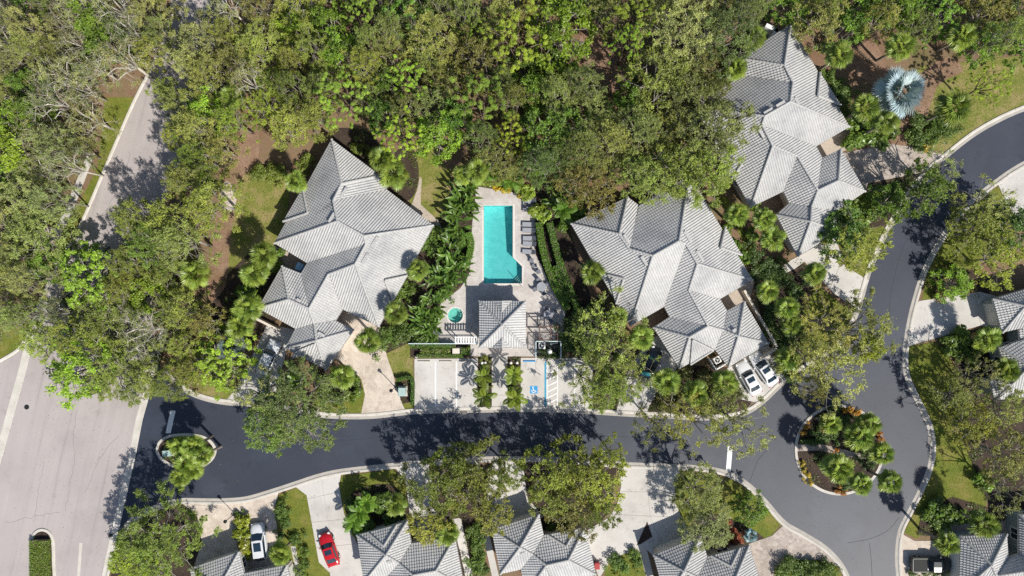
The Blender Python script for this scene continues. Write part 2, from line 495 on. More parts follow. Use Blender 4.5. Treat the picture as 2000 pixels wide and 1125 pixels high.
pad('lawn', [(1640, 430), (1725, 420), (1727, 446), (1696, 512), (1686, 545), (1640, 500)], M['lawn'], LZ)
pad('lawn', [(1398, 380), (1420, 385), (1480, 500), (1470, 510), (1440, 450)], M['lawn'], LZ)
BZ = 0.021
pad('mulch_bed', [(660, 250), (730, 262), (745, 320), (700, 310), (652, 275)], M['mulch'], BZ, 3)
pad('mulch_bed', [(740, 330), (790, 285), (812, 300), (818, 350), (806, 385), (785, 392), (757, 370)], M['mulch'], BZ, 3)
pad('mulch_bed', [(500, 480), (560, 500), (560, 610), (500, 660), (455, 740), (400, 740), (420, 560)], M['mulch'], BZ)
pad('mulch_bed', [(800, 500), (862, 420), (930, 360), (936, 400), (925, 480), (918, 540), (862, 596), (830, 665), (803, 668), (755, 690), (740, 640)], M['mulch'], BZ)
pad('mulch_bed', [(925, 362), (930, 340), (1060, 370), (1110, 440), (1160, 600), (1200, 700), (1100, 700), (1105, 608), (1075, 558), (1046, 494), (1044, 384)], M['mulch'], BZ)
pad('mulch_bed', [(801, 670), (936, 670), (936, 697), (801, 699)], M['mulch'], BZ)
pad('mulch_bed', [(934, 696), (960, 696), (960, 795), (934, 795)], M['mulch'], BZ)
pad('mulch_bed', [(991, 696), (1017, 696), (1017, 795), (991, 795)], M['mulch'], BZ)
pad('mulch_bed', [(1157, 698), (1262, 660), (1215, 740), (1204, 803), (1157, 803)], M['mulch'], BZ)
pad('mulch_bed', [(1283, 765), (1318, 712), (1420, 717), (1475, 770), (1462, 796), (1420, 807), (1360, 809), (1262, 804)], M['mulch'], BZ)
pad('mulch_bed', [(1500, 670), (1470, 550), (1560, 500), (1600, 550), (1570, 600), (1560, 650), (1572, 710), (1535, 736)], M['mulch'], BZ)
pad('mulch_bed', [(1690, 360), (1760, 346), (1810, 330), (1780, 366), (1737, 440), (1650, 455), (1690, 376)], M['mulch'], BZ)
pad('mulch_bed', [(600, 690), (700, 725), (708, 760), (690, 785), (650, 782), (615, 765)], M['mulch'], BZ)
pad('mulch_bed', [(775, 745), (800, 742), (804, 785), (783, 790)], M['mulch'], BZ)
pad('mulch_bed', [(452, 1002), (470, 1000), (485, 1085), (470, 1090), (455, 1050)], M['mulch'], BZ)
pad('mulch_bed', [(690, 960), (760, 945), (796, 985), (800, 1030), (700, 1045), (675, 1010)], M['mulch'], BZ, 3)
pad('mulch_bed', [(795, 940), (960, 905), (955, 1030), (905, 1160), (800, 1080), (790, 1000)], M['mulch'], BZ)
pad('mulch_bed', [(1020, 905), (1205, 912), (1190, 1000), (1150, 1045), (1060, 1050), (1030, 970)], M['mulch'], BZ)
pad('mulch_bed', [(1330, 1060), (1380, 1000), (1480, 1040), (1490, 1065), (1460, 1090), (1350, 1085)], M['mulch'], BZ, 3)
pad('mulch_bed', [(1866, 655), (1945, 632), (1990, 700), (2050, 800), (2050, 1000), (1935, 995), (1880, 860), (1900, 780), (1860, 700)], M['mulch'], BZ)
pad('mulch_bed', [(1800, 1000), (1860, 970), (1960, 1000), (1975, 1045), (1870, 1050), (1790, 1045)], M['mulch'], BZ)
pad('mulch_bed', [(1820, 545), (1870, 520), (1940, 540), (1930, 580), (1825, 585)], M['mulch'], BZ)
pad('mulch_bed', [(230, 1040), (290, 1008), (360, 985), (395, 1020), (395, 1095), (360, 1160), (210, 1160), (222, 1095)], M['mulch'], BZ)
pad('pine_straw', [(432, 360), (450, 330), (470, 250), (500, 240), (505, 310), (470, 350), (462, 395), (450, 470), (440, 560), (405, 580), (420, 440)], M['straw'], BZ, 3)
pad('pine_straw', [(1135, 60), (1170, 40), (1200, 110), (1230, 150), (1200, 180), (1140, 120)], M['straw'], BZ, 3)
pad('pine_straw', [(860, 300), (880, 255), (915, 250), (910, 300), (880, 330)], M['straw'], BZ, 3)
pad('pine_straw', [(1630, 70), (1690, 60), (1740, 150), (1700, 165), (1640, 110)], M['straw'], BZ, 3)
pad('pine_straw', [(1740, 200), (1790, 150), (1850, 110), (1880, 140), (1830, 170), (1790, 285), (1735, 280)], M['straw'], BZ, 3)

# hard surfaces
HZ = 0.030
D = {}
D['w'] = pad('driveway', [(523, 632), (576, 644), (560, 682), (540, 760), (530, 792), (470, 787), (440, 784), (464, 756)], M['concrete'], HZ)
pad('driveway', [(655, 700), (692, 646), (742, 640), (757, 700), (768, 730), (774, 755), (786, 790), (793, 803), (740, 810), (705, 811), (713, 770), (706, 741), (690, 724)], M['pavers'], HZ)
pad('driveway', [(1262, 668), (1285, 655), (1325, 716), (1284, 765), (1270, 790), (1262, 808), (1203, 806), (1222, 735)], M['concrete'], HZ)
pad('driveway', [(1420, 720), (1500, 672), (1533, 738), (1495, 772), (1478, 786), (1448, 780)], M['concrete'], HZ)
pad('driveway', [(1560, 500), (1630, 460), (1650, 520), (1697, 548), (1684, 570), (1672, 605), (1625, 570), (1590, 530)], M['concrete'], HZ)
pad('driveway', [(1640, 300), (1735, 281), (1790, 288), (1848, 303), (1810, 335), (1755, 346), (1695, 358), (1690, 372)], M['pavers_grey'], HZ)
pad('driveway', [(1794, 588), (1913, 570), (1952, 580), (1965, 640), (1913, 636), (1776, 675), (1776, 650), (1786, 605)], M['concrete'], HZ)
pad('driveway', [(1948, 358), (2003, 322), (2080, 290), (2080, 450), (1995, 440), (1965, 395)], M['concrete'], HZ)
pad('driveway', [(1756, 1040), (1786, 1056), (1880, 1056), (1880, 1150), (1760, 1150), (1757, 1080)], M['pavers'], HZ)
pad('walkway', [(1826, 1020), (1960, 1018), (1990, 990), (1990, 1080), (1965, 1050), (1870, 1045), (1840, 1045)], M['pavers_grey'], HZ)
pad('driveway', [(353, 981), (434, 981), (482, 977), (545, 959), (537, 990), (542, 1040), (545, 1125), (470, 1125), (455, 1095), (375, 1115), (395, 1060), (385, 1005)], M['pavers'], HZ)
pad('driveway', [(575, 949), (623, 933), (667, 923), (662, 948), (672, 1003), (690, 1045), (720, 1110), (720, 1160), (645, 1160), (645, 1119), (623, 1098), (599, 967)], M['concrete'], HZ)
pad('driveway', [(770, 911), (835, 905), (850, 960), (850, 1010), (880, 1060), (815, 1070), (800, 1000), (792, 938)], M['concrete'], HZ)
pad('driveway', [(965, 898), (1020, 898), (1030, 972), (1062, 1010), (965, 1036), (950, 960)], M['concrete'], HZ)
pad('driveway', [(1206, 908), (1330, 914), (1318, 955), (1320, 985), (1336, 1020), (1360, 1075), (1280, 1090), (1262, 1072), (1230, 1078), (1195, 1090), (1170, 1130), (1140, 1040), (1190, 1010), (1205, 985), (1213, 950)], M['concrete'], HZ)
pad('driveway', [(1531, 1024), (1568, 1046), (1610, 1073), (1641, 1107), (1600, 1093), (1560, 1093), (1512, 1110), (1508, 1160), (1480, 1160), (1462, 1062), (1508, 1046)], M['pavers_grey'], HZ)
pad('walkway', [(882, 1014), (900, 1011), (912, 1065), (926, 1140), (912, 1140), (898, 1075)], M['concrete'], HZ)
pad('walkway', [(940, 1030), (952, 1027), (978, 1140), (964, 1140)], M['concrete'], HZ)
pad('walkway', [(568, 1067), (577, 1066), (592, 1140), (583, 1140)], M['concrete'], HZ)
pad('walkway', [(1248, 1075), (1256, 1056), (1276, 1050), (1278, 1060), (1262, 1068), (1280, 1140), (1266, 1140)], M['concrete'], HZ)
pad('mulch_bed', [(1243, 1065), (1264, 1018), (1274, 1048), (1252, 1062)], M['mulch'], HZ + 0.006)
pad('walkway', [(1545, 508), (1560, 500), (1572, 510), (1552, 525), (1520, 540), (1512, 530)], M['concrete'], HZ)
M['patio_brown'] = plain('brown_patio', (0.22, 0.165, 0.125), 0.9, var=0.15)
M['patio_tan'] = plain('tan_patio', (0.42, 0.36, 0.30), 0.9, var=0.12)
pad('patio', [(530, 478), (604, 510), (590, 540), (545, 520)], M['patio_tan'], HZ)
pad('patio', [(666, 596), (745, 640), (690, 650), (648, 628)], M['pavers'], HZ)
pad('patio', [(1225, 632), (1302, 594), (1314, 622), (1270, 646)], M['patio_brown'], HZ)
pad('patio', [(1475, 545), (1400, 580), (1418, 612), (1462, 592)], M['patio_tan'], HZ)
pad('patio', [(1662, 250), (1588, 284), (1604, 314), (1655, 292)], M['patio_tan'], HZ)
pad('patio', [(1460, 400), (1534, 368), (1546, 400), (1510, 425)], M['patio_brown'], HZ)
pad('walkway', [(431, 372), (443, 354), (460, 372), (461, 398), (448, 415), (432, 400)], M['pavers'], HZ, 3)
pad('walkway', [(806, 395), (815, 370), (820, 345), (824, 350), (822, 380), (822, 400), (855, 430), (868, 455), (858, 462), (845, 440), (800, 405)], M['patio_tan'], HZ)
# short stretch of pavement by the boulevard
pad('walkway', [(172, 300), (186, 300), (140, 420), (112, 470), (98, 470), (130, 400)], M['concrete'], HZ)
# parking bays and the walk between them
pad('parking_lot', [(809.5, 701), (933, 700), (932, 797), (809.5, 803)], M['concrete'], HZ)
pad('parking_lot', [(1017, 699), (1157, 699), (1157, 803), (1017, 799)], M['concrete'], HZ)
pad('walkway', [(960.5, 696), (991, 696), (991, 798), (960.5, 798)], M['concrete'], HZ)
DECK = [(930, 364), (1023, 379), (1042, 386), (1046, 443), (1045, 495), (1060, 524), (1075, 560), (1104, 608), (1100, 650), (1094, 664), (1046, 664), (1046, 696), (919, 696), (919, 668), (826, 668), (834, 650), (862, 592), (900, 562), (916, 537), (921, 480), (922, 440), (927, 400)]
DECK_Z = 0.066
sheet('pool_deck', DECK, DECK_Z, M['deck'], holes=[POOL, SPA])
# expansion joints of the concrete drives: thin dark grooves
M['joint'] = plain('concrete_joint', (0.38, 0.35, 0.31), 0.9)
def joint(pts):
    strip('pavement_joint', pts, [(-0.02, HZ + 0.038), (0.02, HZ + 0.038)], M['joint'])
for j in ([(628, 932), (640, 1010), (652, 1080)], [(600, 975), (664, 960)], [(607, 1020), (676, 1014)], [(618, 1070), (694, 1062)], [(1262, 912), (1270, 1010), (1300, 1080)],
          [(1213, 960), (1318, 962)], [(1200, 1005), (1326, 1010)], [(840, 580), (850, 655)], [(1838, 582), (1850, 652)], [(1905, 575), (1915, 634)], [(1230, 740), (1290, 752)], [(1640, 520), (1620, 565)],
          [(961, 722), (991, 722)], [(961, 747), (991, 747)], [(961, 772), (991, 772)]):
    joint(j)

# painted lines
def paint(poly, mat, z=HZ + 0.036, name='road_marking'):
    return sheet(name, poly, z, mat)
for x in (850.6, 891.5):
    paint([(x - 1.2, 706), (x + 1.2, 706), (x + 1.2, 795), (x - 1.2, 795)], M['paint_white'])
paint([(1063.4, 707), (1067, 707), (1067, 797), (1063.4, 797)], M['paint_teal'])
paint([(1067.6, 707), (1069.2, 707), (1069.2, 797), (1067.6, 797)], M['paint_white'])
paint([(1088, 715), (1089.6, 715), (1089.6, 797), (1088, 797)], M['paint_white'])
for k in range(7):
    y = 722 + k * 11.5
    paint([(1069.4, y + 8), (1087.8, y - 1), (1087.8, y + 1.2), (1069.4, y + 10.2)], M['paint_white'])
for x in (1122,):
    paint([(x - 1.1, 706), (x + 1.1, 706), (x + 1.1, 798), (x - 1.1, 798)], M['paint_white'])
# wheelchair sign: blue square with the white seated figure
paint([(1035.2, 753.6), (1050.0, 753.6), (1050.0, 768.4), (1035.2, 768.4)], M['paint_blue'])
wz = HZ + 0.040
def ring_arc(cx, cy, r0, r1, a0, a1, n=16):
    o = [(cx + r1 * math.cos(a0 + (a1 - a0) * i / n), cy + r1 * math.sin(a0 + (a1 - a0) * i / n)) for i in range(n + 1)]
    return o + [(cx + r0 * math.cos(a1 + (a0 - a1) * i / n), cy + r0 * math.sin(a1 + (a0 - a1) * i / n)) for i in range(n + 1)]
paint(ring_arc(1042.0, 763.0, 2.9, 4.0, math.radians(-20), math.radians(215)), M['paint_white'], wz)
paint([(1041.0 + 1.3 * math.cos(i * math.pi / 6), 755.9 + 1.3 * math.sin(i * math.pi / 6)) for i in range(12)], M['paint_white'], wz)
paint([(1040.3, 757.2), (1041.8, 757.2), (1042.3, 761.5), (1046.0, 761.5), (1047.6, 765.6), (1046.2, 766.2), (1044.9, 763.0), (1041.0, 763.0)], M['paint_white'], wz)
# stop bars
paint([(1421.5, 872), (1431, 872), (1426.5, 925.5), (1417.5, 923)], M['paint_white'], 0.019, 'stop_line')
paint([(333, 802), (343, 802), (333.5, 846), (323.5, 846)], M['paint_white'], 0.019, 'stop_line')

# islands
def island(pts, mat, z=0.1):
    strip('kerb', pts, [(-0.02, 0.0), (0.0, 0.11), (0.06, 0.14), (0.34, 0.14), (0.38, 0.0)], M['kerb'], -1, True)
    inner = []
    cx = sum(p[0] for p in pts) / len(pts)
    cy = sum(p[1] for p in pts) / len(pts)
    for x, y in pts:
        d = math.hypot(x - cx, y - cy)
        inner.append((x - (x - cx) / d * 4.6, y - (y - cy) / d * 4.6))
    sheet('mulch_bed', inner, z, mat)
CIRC = [(1639 + 87.5 * math.cos(2 * math.pi * i / 72), 878.5 + 88.5 * math.sin(2 * math.pi * i / 72)) for i in range(72)]
island(CIRC, M['mulch'])
EGG = smooth_loop([(304.5, 878), (312, 860), (333, 849), (365, 846), (396, 850), (415, 862), (423, 880), (414, 900), (392, 914), (362, 918), (333, 910), (312, 895)], True, 5)
island(EGG, M['mulch'])
MED = smooth_loop([(59, 1190), (59, 1100), (61, 1055), (68, 1038), (83, 1032), (98, 1038), (106, 1055), (108, 1100), (108, 1190)], True, 4)
island(MED, M['mulch'])
sheet('walkway', [(1556, 868), (1600, 866), (1640, 876), (1690, 888), (1722, 894), (1722, 902), (1690, 898), (1640, 888), (1600, 879), (1556, 881)], 0.112, M['pavers_grey'])
# manhole cover in the boulevard
mh = MB()
mh.disc(P(52, 795, 0.02), 0.33)
o = mh.build('manhole_cover', M['dark_metal'])
tag(o, 'round dark iron manhole cover in the pale boulevard at left', 'manhole cover')
# seams and patches in the asphalt, storm drains at the kerb
M['seam'] = plain('asphalt_seam', (0.030, 0.032, 0.037), 0.8)
M['patch'] = surf('asphalt_patch', [(0.3, (0.024, 0.027, 0.034)), (0.7, (0.034, 0.038, 0.046))], [(0.4, (0.026, 0.03, 0.037)), (0.6, (0.034, 0.038, 0.046))], 9.0, 0.5, bump=0.15, rough=0.6)
for ln in ([(1655, 1060), (1700, 1052), (1735, 1035), (1756, 1010)], [(1698, 1060), (1702, 1100), (1704, 1160)], [(1500, 878), (1480, 900), (1462, 948)], [(480, 860), (640, 862), (800, 850), (1000, 846), (1200, 852), (1340, 862)], [(1735, 640), (1742, 560), (1770, 470), (1812, 400)], [(272, 860), (300, 858), (318, 866)]):
    strip('road_seam', smooth_loop(ln), [(-0.025, 0.0165), (0.025, 0.0165)], M['seam'])
M['crack'] = plain('boulevard_crack', (0.20, 0.185, 0.18), 0.9)
for ln in ([(150, 800), (143, 850), (146, 890), (136, 950), (128, 1000)], [(86, 900), (75, 960), (66, 1020)], [(118, 1000), (60, 1010), (10, 1022)], [(230, 850), (190, 905), (168, 960)], [(255, 300), (230, 370), (195, 430)]):
    jl = [(x + rng.normal() * 1.2, y + rng.normal() * 1.2) for x, y in smooth_loop(ln, False, 8)]
    strip('road_crack', jl, [(-0.02, 0.0125), (0.02, 0.0125)], M['crack'])
for x, y, rz, lb in ((905, 806, 0.0, 'iron storm drain grate at the kerb below the left parking bays'), (1150, 897, 0.05, 'iron storm drain grate at the lower kerb of the street'), (1815, 860, 1.5, 'iron storm drain grate at the outer kerb right of the turning circle')):
    t = empty('storm_drain', P(x, y) + Vector((0, 0, .018)), rz)
    b = MB(); b.box((0, 0, 0.004), (.95, .5, .012)); b.build('frame', M['dark_metal'], t)
    for k in range(6):
        b = MB(); b.box((-.36 + k * .145, 0, .014), (.06, .42, .012)); b.build('bar', M['gutter'], t)
    tag(t, lb, 'drain grate')
# ------------------------------------------------------------------ houses with tiled hip roofs
def tile_material():
    m, n, b = nt('grey_roof_tile')
    vec = wcoord(n)
    f = noise(n, vec, 3.0, 6, 0.7)
    g = noise(n, vec, 0.25, 4, 0.6)
    at = add(n, "ShaderNodeAttribute")
    at.attribute_name = "var"
    c = ramp(n, f.outputs[0], [(0.3, (0.405, 0.403, 0.40)), (0.7, (0.47, 0.468, 0.465))])
    c = mixc(n, 1.0, c, ramp(n, g.outputs[0], [(0.35, (0.80, 0.80, 0.81)), (0.5, (0.97, 0.97, 0.96)), (0.65, (1.05, 1.04, 1.02))]), 'MULTIPLY')
    mr = add(n, "ShaderNodeMapRange")
    mr.inputs[3].default_value = 0.94
    mr.inputs[4].default_value = 1.05
    n.links.new(at.outputs["Fac"], mr.inputs[0])
    c = mixc(n, 1.0, c, mr.outputs[0], 'MULTIPLY')
    oi = add(n, "ShaderNodeObjectInfo")
    hr = add(n, "ShaderNodeMapRange")
    hr.inputs[3].default_value = 0.95
    hr.inputs[4].default_value = 1.10
    n.links.new(oi.outputs["Random"], hr.inputs[0])
    c = mixc(n, 1.0, c, hr.outputs[0], 'MULTIPLY')
    n.links.new(c, b.inputs["Base Color"])
    b.inputs["Roughness"].default_value = 0.75
    b.inputs["Specular IOR Level"].default_value = 0.25
    return m
M['tile'] = tile_material()
M['ridge'] = plain('ridge_tile', (0.40, 0.395, 0.385), 0.75, var=0.2, s=4)
M['underlay'] = plain('roof_underlay', (0.20, 0.195, 0.19), 0.9)
M['stucco_trim'] = plain('cream_trim', (0.62, 0.56, 0.48), 0.85)
def glass_mat(name, col=(0.02, 0.03, 0.035)):
    m, n, b = nt(name)
    f = noise(n, wcoord(n), 1.5, 2)
    n.links.new(ramp(n, f.outputs[0], [(0.3, tuple(c * 0.7 for c in col)), (0.7, tuple(c * 1.3 for c in col))]), b.inputs["Base Color"])
    b.inputs["Roughness"].default_value = 0.06
    b.inputs["Specular IOR Level"].default_value = 0.8
    return m
M['glass'] = glass_mat('window_glass')
M['glass_teal'] = glass_mat('teal_glass', (0.02, 0.16, 0.19))

ROLL, COURSE = 0.315, 0.37
def tile_face(poly, off, out):
    """corrugated tile courses over one roof plane; appends (verts, quads, var) to out"""
    pts = np.array([[v.x, v.y, v.z] for v in poly])
    A = np.c_[pts[:, 0], pts[:, 1], np.ones(len(pts))]
    (a, b, c), *_ = np.linalg.lstsq(A, pts[:, 2], rcond=None)
    g = math.hypot(a, b)
    if g < 0.02: return
    up = np.array([a, b]) / g
    side = np.array([-up[1], up[0]])
    s = pts[:, :2] @ side
    t = pts[:, :2] @ up
    NS = 6
    ds = ROLL / NS
    k0 = math.floor(s.min() / ds)
    k1 = math.ceil(s.max() / ds)
    ss = np.clip(np.arange(k0, k1 + 1) * ds, s.min() + 1e-4, s.max() - 1e-4)
    lo = np.full(len(ss), np.inf)
    hi = np.full(len(ss), -np.inf)
    n = len(pts)
    for i in range(n):
        s0, t0, s1, t1 = s[i], t[i], s[(i + 1) % n], t[(i + 1) % n]
        if abs(s1 - s0) < 1e-7: continue
        u = (ss - s0) / (s1 - s0)
        ok = (u >= -1e-6) & (u <= 1 + 1e-6)
        tt = t0 + u * (t1 - t0)
        lo = np.where(ok, np.minimum(lo, tt), lo)
        hi = np.where(ok, np.maximum(hi, tt), hi)
    bad = lo > hi
    lo[bad] = hi[bad] = t.min()
    ph = (np.arange(k0, k1 + 1) % NS) / NS
    prof = np.where(ph < 0.62, np.sin(np.clip(ph / 0.62, 0, 1) * math.pi), 0.0) * 0.085
    cs = COURSE / math.sqrt(1 + g * g)
    nr = int((t.max() - t.min()) / cs) + 1
    base = t.min()
    verts, var = [], []
    tilev = rng.random((nr + 1, (k1 - k0) // NS + 3))
    for r in range(nr):
        ta, tb = base + r * cs, base + (r + 1) * cs
        l = np.clip(ta, lo, hi)
        h = np.clip(tb, lo, hi)
        keep = ((h - l)[:-1] > 1e-5) | ((h - l)[1:] > 1e-5)
        if not keep.any(): continue
        def pt(tv, extra):
            xy = ss[:, None] * side + tv[:, None] * up
            z = a * xy[:, 0] + b * xy[:, 1] + c + off + prof + extra
            return np.c_[xy, z]
        rel_l = (l - ta) / cs
        rel_h = (h - ta) / cs
        L = pt(l, 0.045 * (1 - rel_l))
        Hh = pt(h, 0.045 * (1 - rel_h))
        q = np.stack([L[:-1], L[1:], Hh[1:], Hh[:-1]], axis=1)[keep]
        verts.append(q.reshape(-1, 3))
        tv = tilev[r][(np.arange(len(ss) - 1)) // NS][keep]
        var.append(np.repeat(tv, 4))
    if verts:
        out.append((np.concatenate(verts), np.concatenate(var)))

def offset_loop(loop, d):
    """inset a world-space loop by d (either winding)"""
    n = len(loop)
    area = sum(loop[i].x * loop[(i + 1) % n].y - loop[(i + 1) % n].x * loop[i].y for i in range(n))
    sg = 1 if area > 0 else -1
    out = []
    for i in range(n):
        p0, p1, p2 = loop[i - 1], loop[i], loop[(i + 1) % n]
        d1 = (p1 - p0).to_2d().normalized()
        d2 = (p2 - p1).to_2d().normalized()
        n1 = Vector((-d1.y, d1.x)) * sg
        n2 = Vector((-d2.y, d2.x)) * sg
        m = n1 + n2
        if m.length < 0.2: m = n1
        m = m / max(0.35, m.dot(n1))
        out.append(Vector((p1.x + m.x * d, p1.y + m.y * d, 0)))
    return out, sg

def pane_window(parent, a, b, z0, z1, out_n, wall_off=0.03):
    """window in a wall between ground points a,b"""
    d = (b - a).normalized()
    mid = (a + b) / 2 + out_n * wall_off
    w = (b - a).length
    R = Matrix((d, out_n, Vector((0, 0, 1)))).transposed()
    fr = MB()
    zc = (z0 + z1) / 2
    h = z1 - z0
    for c, s in (((0, 0, h / 2 - 0.05), (w, 0.08, 0.1)), ((0, 0, -h / 2 + 0.05), (w, 0.1, 0.1)), ((-w / 2 + 0.05, 0, 0), (0.1, 0.08, h - 0.2)), ((w / 2 - 0.05, 0, 0), (0.1, 0.08, h - 0.2)), ((0, 0, 0), (0.06, 0.07, h - 0.2))):
        fr.box(R @ Vector(c) + mid + Vector((0, 0, zc)), s, M=R)
    wo = fr.build('window', M['white'], parent)
    g = MB()
    g.box(R @ Vector((0, -0.01, 0)) + mid + Vector((0, 0, zc)), (w - 0.16, 0.03, h - 0.16), M=R)
    g.build('pane', M['glass'], wo)

def house(label, V, faces, outline, z_eave=3.0, pitch=0.54, bumps=(), vents=(), garages=(), wallmat='wall', extra_eave=(), group=None, name='house', cat='house', wall_inset=0.42, windows=True):
    eave = set(extra_eave) | set(outline)
    zs = {k: [] for k in V}
    for f in faces:
        a, b = np.array(V[f[0]], float), np.array(V[f[1]], float)
        d = (b - a) / np.linalg.norm(b - a)
        nrm = np.array([-d[1], d[0]])
        for k in f[2:]:
            if k in eave: continue
            zs[k].append(z_eave + pitch * abs((np.array(V[k], float) - a) @ nrm) / PXM)
    Z = {k: (z_eave if k in eave else float(np.mean(zs[k]))) for k in V}
    W = {k: P(V[k][0], V[k][1], Z[k]) for k in V}
    # relax the ridge heights until every slope is flat
    Z0 = dict(Z)
    for _ in range(60):
        acc = {k: [] for k in V}
        for f in faces:
            pts = np.array([[W[k].x, W[k].y, W[k].z] for k in f])
            wt_ = np.array([3.0 if k in eave else 1.0 for k in f])[:, None]
            co, *_r = np.linalg.lstsq(np.c_[pts[:, 0], pts[:, 1], np.ones(len(pts))] * wt_, pts[:, 2] * wt_[:, 0], rcond=None)
            for k, p in zip(f, pts):
                acc[k].append(co[0] * p[0] + co[1] * p[1] + co[2])
        for k in V:
            if k not in eave:
                W[k] = P(V[k][0], V[k][1], 0.85 * float(np.mean(acc[k])) + 0.15 * Z0[k])
    root = empty(name, W[outline[0]] * 1.0)
    base = sum((W[k] for k in outline), Vector()) / len(outline)
    root.location = (base.x, base.y, 0)
    off = Vector((base.x, base.y, 0))
    planes = []
    def put(name_, mbuild, mat, parent=root):
        return mbuild.build(name_, mat, parent)
    # deck under the tiles + fascia
    deck = MB()
    for f in faces:
        pts = [W[k] - off for k in f]
        for t in tessellate_polygon([pts]):
            deck.add([pts[i] - Vector((0, 0, 0.10)) for i in t], [(0, 1, 2)])
    n = len(outline)
    for i in range(n):
        p, q = W[outline[i]] - off, W[outline[(i + 1) % n]] - off
        u = Vector((0, 0, 0.03))
        dn = Vector((0, 0, 0.26))
        deck.add([p + u, q + u, q - dn, p - dn], [(0, 1, 2, 3)])
    roof = deck.build('roof', M['underlay'], root)
    fas = MB()
    loopw = [W[k] - off for k in outline]
    outer, sg = offset_loop(loopw, -0.03)
    for i in range(n):
        p, q = outer[i], outer[(i + 1) % n]
        fas.add([Vector((p.x, p.y, z_eave + 0.02)), Vector((q.x, q.y, z_eave + 0.02)), Vector((q.x, q.y, z_eave - 0.24)), Vector((p.x, p.y, z_eave - 0.24))], [(0, 1, 2, 3)])
    fas.build('fascia', M['fascia'], roof)
    # soffit
    sof = MB()
    for t in tessellate_polygon([[Vector((p.x, p.y, 0)) for p in loopw]]):
        sof.add([Vector((loopw[i].x, loopw[i].y, z_eave - 0.22)) for i in t], [(0, 1, 2)])
    sof.build('soffit', M['fascia'], roof)
    out = []
    fp = []
    for f in faces:
        poly = [W[k] - off for k in f]
        tile_face(poly, 0.0, out)
        pts = np.array([[v.x, v.y, v.z] for v in poly])
        co, *_ = np.linalg.lstsq(np.c_[pts[:, 0], pts[:, 1], np.ones(len(pts))], pts[:, 2], rcond=None)
        fp.append((f, co, [(V[k][0], V[k][1]) for k in f], poly))
    def zat(px, py, lift=0.0):
        for f, co, pp, poly in fp:
            if in_poly(px, py, pp):
                z = z_eave + 1
                for _ in range(6):
                    w = P(px, py, z) - off
                    z = co[0] * w.x + co[1] * w.y + co[2]
                return P(px, py, z + lift) - off, co
        w = P(px, py, z_eave + lift) - off
        return w, None
    # raised bump-outs
    for tri in bumps:
        skirt = MB()
        cx = sum(p[0] for p in tri) / len(tri)
        cy = sum(p[1] for p in tri) / len(tri)
        _, co = zat(cx, cy)
        if co is None: continue
        ws = []
        for p in tri:
            z = z_eave + 1
            for _ in range(6):
                w = P(p[0], p[1], z) - off
                z = co[0] * w.x + co[1] * w.y + co[2] + 0.24
            ws.append(P(p[0], p[1], z) - off)
        tile_face(ws, 0.0, out)
        for t in tessellate_polygon([ws]):
            deck_t = [ws[i] - Vector((0, 0, 0.02)) for i in t]
            skirt.add(deck_t, [(0, 1, 2)])
        for i in range(len(ws)):
            p, q = ws[i], ws[(i + 1) % len(ws)]
            skirt.add([p + Vector((0, 0, 0.06)), q + Vector((0, 0, 0.06)), q - Vector((0, 0, 0.3)), p - Vector((0, 0, 0.3))], [(0, 1, 2, 3)])
        if len(tri) == 3:
            for i, j in ((0, 1), (1, 2)):
                skirt.tube(ws[i] + Vector((0, 0, 0.07)), ws[j] + Vector((0, 0, 0.07)), 0.15, 0.15, 8)
        skirt.build('bump_out', M['ridge'], roof)
    vv = np.concatenate([o_[0] for o_ in out])
    va = np.concatenate([o_[1] for o_ in out])
    me = mesh_np('tiles', vv, np.arange(len(vv)).reshape(-1, 4), va)
    tl = link('tiles', me, M['tile'], roof)
    tag(tl, kind='stuff')
    # hip and ridge caps on convex edges
    cap = MB()
    edges = {}
    for fi, (f, co, pp, poly) in enumerate(fp):
        for i in range(len(f)):
            e = tuple(sorted((f[i], f[(i + 1) % len(f)])))
            edges.setdefault(e, []).append(fi)
    for e, fl in edges.items():
        if len(fl) != 2: continue
        (fa, ca, _, pa), (fb, cb, _, pb) = fp[fl[0]], fp[fl[1]]
        cen = sum(pb, Vector()) / len(pb)
        if ca[0] * cen.x + ca[1] * cen.y + ca[2] > cen.z + 0.05:
            p, q = W[e[0]] - off, W[e[1]] - off
            L = (q - p).length
            k = max(1, int(L / 0.42))
            for j in range(k):
                a_ = p.lerp(q, j / k) + Vector((0, 0, 0.09))
                b_ = p.lerp(q, (j + 1.08) / k) + Vector((0, 0, 0.07))
                cap.tube(a_, b_, 0.16, 0.135, 8, True)
    cap.build('ridge_cap', M['ridge'], roof)
    # roof vents
    for px, py, ang, L in vents:
        w, co = zat(px, py, 0.14)
        vb = MB()
        vb.box(w, (L, 0.34, 0.26), ang)
        vb.build('roof_vent', M['ridge'], roof)
    # walls
    wl, sg = offset_loop(loopw, wall_inset)
    wb = MB()
    wb.prism([(p.x, p.y) for p in wl], -0.05, z_eave - 0.225)
    wb.build('wall', M[wallmat], root)
